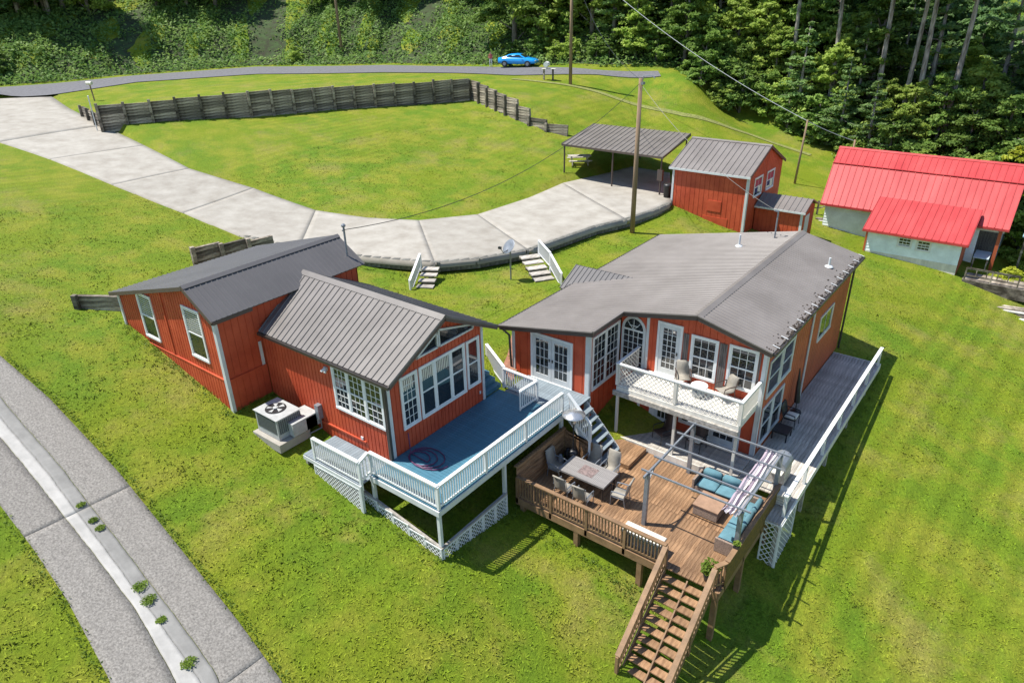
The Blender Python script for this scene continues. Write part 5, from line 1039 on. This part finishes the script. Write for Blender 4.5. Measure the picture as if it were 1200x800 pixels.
# ================================================================ person on the verge
def person(x, y, rz):
    z = gz(x, y, False)
    J = {'pelvis':(0,0,.95,.15),'waist':(0,0,1.1,.135),'chest':(0,.01,1.32,.16),'neck':(0,0,1.5,.06),'head':(0,-.02,1.64,.1),'top':(0,-.01,1.74,.08),
         'ls':(-.18,0,1.43,.06),'le':(-.25,-.03,1.17,.045),'lw':(-.17,-.2,1.05,.035),'lh':(-.12,-.27,1.08,.035),'rs':(.18,0,1.43,.06),'re':(.25,-.03,1.17,.045),'rw':(.17,-.2,1.06,.035),'rh':(.1,-.27,1.1,.035),
         'lk':(-.11,-.02,.5,.07),'la':(-.13,.02,.1,.05),'lf':(-.14,-.13,.04,.04),'rk':(.11,-.06,.5,.07),'ra':(.12,.06,.1,.05),'rf':(.13,-.09,.04,.04),'lp':(-.1,0,.88,.1),'rp':(.1,0,.88,.1)}
    ed = [('pelvis','waist'),('waist','chest'),('chest','neck'),('neck','head'),('head','top'),('chest','ls'),('ls','le'),('le','lw'),('lw','lh'),('chest','rs'),('rs','re'),('re','rw'),('rw','rh'),('pelvis','lp'),('lp','lk'),('lk','la'),('la','lf'),('pelvis','rp'),('rp','rk'),('rk','ra'),('ra','rf')]
    ks = list(J); me = bpy.data.meshes.new('person'); me.from_pydata([J[k][:3] for k in ks], [(ks.index(a), ks.index(b)) for a, b in ed], [])
    o = bpy.data.objects.new('person', me); C.objects.link(o); sk = o.modifiers.new('skin', 'SKIN')
    for v, k in zip(me.skin_vertices[0].data, ks): v.radius = (J[k][3], J[k][3]*.85)
    me.skin_vertices[0].data[0].use_root = True; o.modifiers.new('sub', 'SUBSURF').levels = 1
    m = bpy.data.materials.new('person_clothes'); m.use_nodes = True; nt = m.node_tree; tc = nt.nodes.new('ShaderNodeTexCoord'); sx = nt.nodes.new('ShaderNodeSeparateXYZ'); cr2 = nt.nodes.new('ShaderNodeValToRGB'); mr = nt.nodes.new('ShaderNodeMath'); mr.operation = 'DIVIDE'; mr.inputs[1].default_value = 2.
    nt.links.new(tc.outputs['Object'], sx.inputs[0]); nt.links.new(sx.outputs['Z'], mr.inputs[0]); nt.links.new(mr.outputs[0], cr2.inputs[0]); nt.links.new(cr2.outputs[0], nt.nodes['Principled BSDF'].inputs['Base Color'])
    cr2.color_ramp.interpolation = 'CONSTANT'; e = cr2.color_ramp.elements; e[0].position = 0; e[0].color = (.05,.05,.05,1); e[1].position = .045; e[1].color = (.6,.6,.58,1)
    for p, c in ((.47,(.42,.09,.09,1)),(.745,(.45,.28,.2,1)),(.835,(.05,.03,.02,1))): n = e.new(p); n.color = c
    me.materials.append(m); nt.nodes['Principled BSDF'].inputs['Roughness'].default_value = .8
    place(o, (x, y, z+.06), rz); tag(o, 'person in red top and pale trousers standing on the verge behind the blue car', 'person')
person(-41.2, 56.6, .5)
# ================================================================ vegetation
def merge_np(parts):
    co = []; q = []; o = 0
    for c, f in parts: co.append(c); q.append(f+o); o += len(c)
    return np.concatenate(co), np.concatenate(q)
def broadleaf(name, label, h, rad, base, leafm, seed, n=11000, size=.225, bark='bark', lobes=9, group=None, cat='tree', bare=False):
    r = np.random.default_rng(seed); rnd = random.Random(seed); t = proto(name, label, cat, group)
    tm = MB(); top = h*.86; bend = [(rnd.uniform(-.3,.3)*k, rnd.uniform(-.3,.3)*k) for k in (0,.5,1,1.3)]
    tr_ = (.012*h+.1)*(.62 if base > 12 else 1); tm.tube([(bend[k][0], bend[k][1], top*k/3-.4*(k == 0)) for k in range(4)], [tr_*1.25, tr_, tr_*.75, tr_*.3], 8)
    parts = []; ch_ = h-base
    for k in range(lobes):
        a = k*2.4+rnd.uniform(-.4,.4); f = (k+.5)/lobes; z = base+ch_*(.12+.8*f); rr = rad*(1-.62*f**1.6)*.62*rnd.uniform(.8,1.15); lr = rad*(.62-.28*f)*rnd.uniform(.8,1.2)
        c = np.array([rr*math.cos(a), rr*math.sin(a), z]); co, q = leaf_cloud(n//lobes, size, lr, .62, seed*37+k, .6, .35, clump=16, bottom=-.5); parts.append((co+c, q))
        tm.tube([(bend[1][0]*f, bend[1][1]*f, min(top*.9, max(base*.7, z-lr*.9))), (c[0]*.6, c[1]*.6, z-lr*.3), tuple(c)], [tr_*.4, tr_*.25, tr_*.1], 5)
    co, q = merge_np(parts); tm.build('trunk', bark, t, True); np_mesh('crown', co, q, leafm, t); return t
def pine(name, label, h, rad, base, leafm, seed, whorls=13, size=.26, bark='palebark', group=None):
    rnd = random.Random(seed); r = np.random.default_rng(seed); t = proto(name, label, 'tree', group); tm = MB(); tr_ = .011*h+.08
    tm.tube([(0,0,-.4),(rnd.uniform(-.2,.2),rnd.uniform(-.2,.2),h*.5),(rnd.uniform(-.3,.3),rnd.uniform(-.3,.3),h)], [tr_*1.2, tr_*.8, tr_*.12], 8); parts = []
    for k in range(whorls):
        f = k/(whorls-1); z = base+(h-base)*f*.97; L_ = rad*(1-f)**.8*rnd.uniform(.75,1.15)+.5
        for j in range(rnd.choice((4,5,6))):
            a = rnd.uniform(0, 6.28); l = L_*rnd.uniform(.6,1.1); e = np.array([math.cos(a), math.sin(a), rnd.uniform(-.12,.22)]); tm.tube([(0,0,z), tuple(e*l*.5+np.array([0,0,z])), tuple(e*l+np.array([0,0,z+.1*l]))], [tr_*.22, tr_*.14, tr_*.05], 4)
            n = int(40+70*l/rad); s_ = r.uniform(.25, 1.05, n); sp = (r.normal(size=n))*.16*l*(1.25-s_*.6); side = np.array([-e[1], e[0], 0])
            c = e[None]*(s_*l)[:,None]+side[None]*sp[:,None]+np.array([0,0,z])+np.c_[np.zeros(n),np.zeros(n),r.normal(size=n)*.10+.12*s_]
            nr = r.normal(size=(n,3))*.45; nr[:,2] += 1; nr /= np.linalg.norm(nr, axis=1)[:,None]; tt = np.cross(nr, r.normal(size=(n,3))); tt /= np.linalg.norm(tt, axis=1)[:,None]; b = np.cross(nr, tt); ss = size*r.uniform(.6,1.4,n)[:,None]
            parts.append((np.stack([c-tt*ss-b*ss*.1, c+b*ss*.45, c+tt*ss, c-b*ss*.45], 1).reshape(-1,3), np.arange(4*n).reshape(n,4)))
    co, q = merge_np(parts); tm.build('trunk', bark, t, True); np_mesh('crown', co, q, leafm, t); return t
GR = 'trees of the wood behind the houses'; GL_ = 'trees on the hillside above the road'
PR = [broadleaf('broadleaf_tree', '', 14, 4.4, .6, 'leaf', 1, 13000, lobes=11), broadleaf('broadleaf_tree', '', 17, 4.8, .8, 'leafd', 2, 13500, lobes=12), broadleaf('broadleaf_tree', '', 12, 4.0, .4, 'leafl', 3, 12000, lobes=10),
      pine('pine_tree', '', 17, 4.6, 1.5, 'needle', 4, 15), pine('pine_tree', '', 20, 4.2, 5.0, 'needle', 5, 13), broadleaf('tall_bare_trunk_tree', '', 25, 4.4, 16, 'leaf', 6, bark='palebark'),
      broadleaf('understory_bush', '', 5.5, 3.0, .0, 'leaf', 7, 6000, .18, lobes=7), broadleaf('understory_bush', '', 4.6, 2.8, .0, 'leafl', 8, 5500, .17, lobes=7), broadleaf('understory_bush', '', 4.5, 2.8, .0, 'yellowleaf', 9, 5500, .17, lobes=7)]
KIND = ['broadleaf tree with rounded mid green crown', 'tall broadleaf tree with dense dark green crown', 'broadleaf tree with low light green crown', 'pine with flat layered needle sprays', 'tall pine with bare lower trunk', 'tall tree with long bare pale trunk',
        'dark green understory bush', 'light green understory bush', 'yellow green understory bush']
used = [False]*9
def put(k, x, y, s, right, rz=None, zoff=0.):
    z = gz(x, y, False)-.1+zoff; rz = random.uniform(0, 6.28) if rz is None else rz
    if used[k]: o = dup(PR[k], (x, y, z), rz)
    else: o = place(PR[k], (x, y, z), rz); used[k] = True
    w = random.uniform(.9,1.12); o.scale = (s*w, s*w, s); o.rotation_euler.x = random.uniform(-.03,.03)
    o['label'] = KIND[k]+(WHERE); o['group'] = KIND[k]+WHERE; o['category'] = 'bush' if k > 5 else 'tree'
    return o
EDGE = [(-17,67),(-11,66.5),(-4.5,63.5),(1.5,61.5),(9,58.5),(20,56),(45,52)]
ex, ey_ = [p[0] for p in EDGE], [p[1] for p in EDGE]
rt = random.Random(11)
WHERE = ' at the front edge of the wood behind the red roofs'
# front row of bushes and low trees along the wood edge
x = -17.
while x < 24:
    y = np.interp(x, ex, ey_); k = rt.choice((6,6,7,6,8 if x > 10 else 7)); put(k, x, y+rt.uniform(-.5,1.2), rt.uniform(.55,1.0), True); x += rt.uniform(1.2,1.9)
WHERE = ' just inside the edge of the wood'
x = -16.
while x < 30:
    y = np.interp(x, ex, ey_)+rt.uniform(2.5,4.5); put(rt.choice((0,2,3,3,2,1)), x, y, rt.uniform(.6,.85), True); x += rt.uniform(2.0,3.0)
for row, (d0, kinds) in enumerate(((7,(0,3,4,2,1)), (11.5,(1,0,2,4,3)), (16.5,(1,0,1,3)), (23,(1,1,0)), (31,(1,0)))):
    x = -19.-row*1.5; WHERE = (' in the second rank of the wood', ' in the middle of the wood', ' deep in the wood', ' deep in the wood', ' at the back of the wood')[row]
    while x < 38+row*4:
        y = np.interp(x, ex, ey_)+d0+rt.uniform(-1.4,1.4); put(rt.choice(kinds), x, y, rt.uniform(.8,1.12), True); x += rt.uniform(3.6,5.2)
WHERE = ' rising above the bushes of the wood edge'
for x, y, s in ((-4.2,66.2,.9),(.2,65.6,1.0),(3.2,64.6,1.0),(3.9,65.0,1.05),(7.2,63.6,1.0),(-9.5,69,.9)): put(5, x, y, s, True)
WHERE = ' low at the wood edge by the leaning pole'
for x, y, s in ((-1.8,62.6,.52),(1.4,61.0,.5),(-7,65.6,.6)): put(3, x, y, s, True)
WHERE = ' close behind the red roof ridge'
for x, y, s in ((12,57.2,1.0),(15,56.4,1.05),(13.5,59,1.2),(18,55,1.1),(21,52.5,1.0),(17.5,50.5,.8)): put(8 if int(x) % 2 else 7, x, y, s, True)
WHERE = ' where the road runs into the wood'
for x, y, k, sc_ in ((-16.8,62.6,6,.7),(-14.6,62.8,7,.6),(-17.6,65,6,1.0),(-20.5,66,0,.7),(-13,64.6,6,.9),(-23.5,65,6,.8),(-26,64.5,2,.6)): put(k, x, y, sc_, True)
# hillside above the road
HP_ = resample([(-160,-40)]+HILL[1:-1], 240); hn = np.gradient(HP_, axis=0); hn = np.c_[-hn[:,1], hn[:,0]]/np.linalg.norm(hn, axis=1)[:,None]
hd = np.r_[0, np.cumsum(np.hypot(*np.diff(HP_, axis=0).T))]
def onhill(s, off): i = np.clip(np.searchsorted(hd, s), 0, 239); return HP_[i]+hn[i]*off
close = lambda s: onhill(s, 0)[0] > -42
for off, kinds, gap in ((4.5,(6,7,6),2.6),(8,(2,0,6,3),3.6),(13,(1,0,2,1,6),3.4),(18,(1,0,5,1,2),3.4),(24,(1,1,0,4),4.2),(31,(1,1,0),4.6),(40,(1,1),5.2)):
    s = 2.; WHERE = ' low on the bank above the road' if off < 6 else (' on the lower hillside above the road' if off < 15 else (' on the upper hillside above the road' if off < 26 else ' high at the back of the hillside'))
    while s < hd[-1]:
        p = onhill(s, off+rt.uniform(-1.2,1.2))
        if -118 < p[0] < -15 and (close(s) or off >= 17 or (off < 6 and rt.random() < .07)): put(rt.choice(kinds), p[0], p[1], rt.uniform(.7,1.05) if off > 6 else rt.uniform(.4,.85), False)
        s += gap*rt.uniform(.75,1.25)
WHERE = ' in the yard beyond the red roof house'
for x, y, k, sc_ in ((15.5,46.5,7,.9),(16.2,48.8,6,1.0),(19.6,39.4,6,.5),(20.4,41.5,7,.6),(18.8,44.6,6,.7),(21,46,0,.5)): put(k, x, y, sc_, True)
for k, u_ in enumerate(used):
    if not u_:
        for c in list(PR[k].children): bpy.data.objects.remove(c)
        bpy.data.objects.remove(PR[k])
# undergrowth on the bank
n = 190000; r = np.random.default_rng(3); s = r.uniform(0, hd[-1], n); off = r.uniform(0, 1, n)**.8*21+1.2; lerp2 = lambda A: np.c_[np.interp(s, hd, A[:,0]), np.interp(s, hd, A[:,1])]; P = lerp2(HP_)+lerp2(hn)*off[:,None]
keep = (P[:,0] > -112) & (P[:,0] < -8); P = P[keep]; n = len(P); patch = np.sin(P[:,0]*.5+1)*np.cos(P[:,1]*.43)+.6*np.sin(P[:,0]*.21+P[:,1]*.3); ok = patch+r.normal(size=n)*.35 > -1.0; P = P[ok]; n = len(P)
zz = ground(P[:,0], P[:,1], False)+r.uniform(0,1,n)**2*(.9+.5*np.sin(P[:,0]*.9)*np.cos(P[:,1]*.7))
c = np.c_[P, zz+.05]; nr = r.normal(size=(n,3))*.7; nr[:,2] = np.abs(nr[:,2])+.5; nr /= np.linalg.norm(nr, axis=1)[:,None]; t = np.cross(nr, r.normal(size=(n,3))); t /= np.linalg.norm(t, axis=1)[:,None]; b = np.cross(nr, t); ss = .19*r.uniform(.5,1.5,n)[:,None]
struct(np_mesh('bank_undergrowth', np.stack([c-t*ss, c+b*ss*.6, c+t*ss, c-b*ss*.6], 1).reshape(-1,3), np.arange(4*n).reshape(n,4), 'weed'), 'stuff')
bank = grid_mesh('earth_bank', *(lambda S, O: (lambda X, Y: (X, Y, ground(X, Y, False)+.03))(HP_[S][...,0]+hn[S][...,0]*O, HP_[S][...,1]+hn[S][...,1]*O))(*np.meshgrid(np.arange(0, 240, 2), 2.2+150*np.linspace(0, 1, 60)**1.6)), 'bankearth'); struct(bank)
# grass blades over the nearer lawns
n = 260000; r = np.random.default_rng(5)
x = r.uniform(-34, 27, n); y = r.uniform(-15, 44, n); d = np.hypot(x-16.4, y+13.7)
k = r.uniform(0, 1, n) < np.clip((17/np.maximum(d, 6))**1.3, .06, 1); x, y = x[k], y[k]
def clear(x, y):
    k = inside(DRIVE, x, y)
    for a, b, c_, e in ((-15,-7.1,-1.8,5.3),(-7.2,0,0,5.3),(-.7,9.7,7.8,22.2),(9,11.9,6.9,21.4),(3.3,11.4,2.9,8.5),(-5.7,.0,33.2,40),(-5.7,-4,-1.95,-.5),(9.4,11.1,0,3)): k |= (x > a) & (x < b) & (y > c_) & (y < e)
    yi = np.interp(x, [p[0] for p in XI], [p[1] for p in XI]); yo = np.interp(x, [p[0] for p in XO], [p[1] for p in XO])
    return ~(k | ((y < yi-.02) & (y > yo+.02)))
k = clear(x, y); x, y = x[k], y[k]; n = len(x); z = ground(x, y)
co = []; 
hgt = .032+.035*np.clip(np.sin(x*1.1+np.sin(y*.9)*2)*np.cos(y*1.3), 0, 1)
for j in range(3):
    a = r.uniform(0, 6.28, n); w = r.uniform(.018,.035, n); h = hgt*r.uniform(.6,1.4, n); ox, oy = r.normal(size=n)*.05, r.normal(size=n)*.05; lx, ly = r.normal(size=n)*.06, r.normal(size=n)*.06
    co.append(np.stack([np.c_[x+ox-w*np.cos(a), y+oy-w*np.sin(a), z-.01], np.c_[x+ox+w*np.cos(a), y+oy+w*np.sin(a), z-.01], np.c_[x+ox+lx, y+oy+ly, z+h]], 1))
co = np.concatenate(co).reshape(-1, 3); struct(np_mesh('grass_blades', co, np.arange(len(co)).reshape(-1, 3), 'blades'), 'stuff')
# rank weeds at wall feet and slab edges
pts = []; r = np.random.default_rng(8)
def along(P, n, sd, off=(0,0)):
    q = resample(P, n); return q+r.normal(size=q.shape)*sd+np.array(off)
pts += [along([(-15,-2.0),(-7.1,-2.0)], 130, .14), along([(-7,-1.9),(-6.9,-.2)], 40, .1), along([(-3.6,-.25),(-7,-.2)], 30, .1), along([(3.4,-1.3),(-2.9,-1.4)], 70, .14), along([(3.5,-1.2),(3.5,2.7)], 50, .15), along([(3.4,2.6),(9.3,2.6)], 130, .25), along([(-.2,.5),(3,.3)], 50, .5), along([(1,1),(3,5)], 60, .6)]
pts += [along([p[:2] for p in edge[3:]], 200, .12, (.35,-.35)), along([p for p in XI if -20 < p[0] < 9], 260, .05, (0,.13)), along([p for p in XO if -20 < p[0] < 9], 160, .05, (0,-.13)), along([(12.1,6.6),(12.05,21)], 120, .15), along([(3.7,8.3),(3.9,10)], 60, .25), along(WALL_A, 120, .2, (.5,-.3)), along([(-5.7,33),(.2,33)], 50, .2), along([(-.9,8.2),(-.9,21)], 80, .2)]
P = np.concatenate(pts); m_ = len(P); z = ground(P[:,0], P[:,1]); k = np.repeat(np.arange(m_), 9); n = len(k)
c = np.c_[P[k]+r.normal(size=(n,2))*.07, z[k]+r.uniform(0,.13,n)]; nr = r.normal(size=(n,3)); nr[:,2] = np.abs(nr[:,2])+.3; nr /= np.linalg.norm(nr, axis=1)[:,None]; t = np.cross(nr, r.normal(size=(n,3))); t /= np.linalg.norm(t, axis=1)[:,None]; b = np.cross(nr, t); ss = .04*r.uniform(.4,1.3,n)[:,None]
struct(np_mesh('edge_weeds', np.stack([c-t*ss, c+b*ss*.5, c+t*ss, c-b*ss*.5], 1).reshape(-1,3), np.arange(4*n).reshape(n,4), 'clump'), 'stuff')
for j, (x, y, z) in enumerate(WEEDS):
    co, q = leaf_cloud(260, .032, .25 if j in (3,4,6) else .16, .22, 60+j, .8, .1); co[:,2] = np.abs(co[:,2]); co += np.array([x, y, gz(x, y)+.06])
    w = thing('weed_clump', 'green weed clump growing in the pale gutter strip of the lane', 'weed', (x, y, gz(x,y)), 'weeds in the lane gutter'); np_mesh('foliage', co, q, 'clump', w)
    st_ = MB()
    for a in range(5): st_.tube([(x,y,gz(x,y)), (x+.12*math.cos(a*1.3), y+.12*math.sin(a*1.3), gz(x,y)+.16)], .006, 4)
    st_.build('stems', 'clump', w)
# yard shrubs by the neighbour
for j, (x, y, s) in enumerate(((15.6,40.0,.30),(17.2,39.8,.36),(18.6,41.0,.45),(16.6,43.6,.5))):
    o = put(7 if j % 2 else 8, x, y, s, True); o['label'] = ('low yellow green shrub beside the brown yard deck rail', 'light green shrub at the end of the yard deck', 'yellow green shrub between yard deck and blue shelter', 'light green shrub under the blue shelter')[j]; o['group'] = 'shrubs in the neighbour yard'
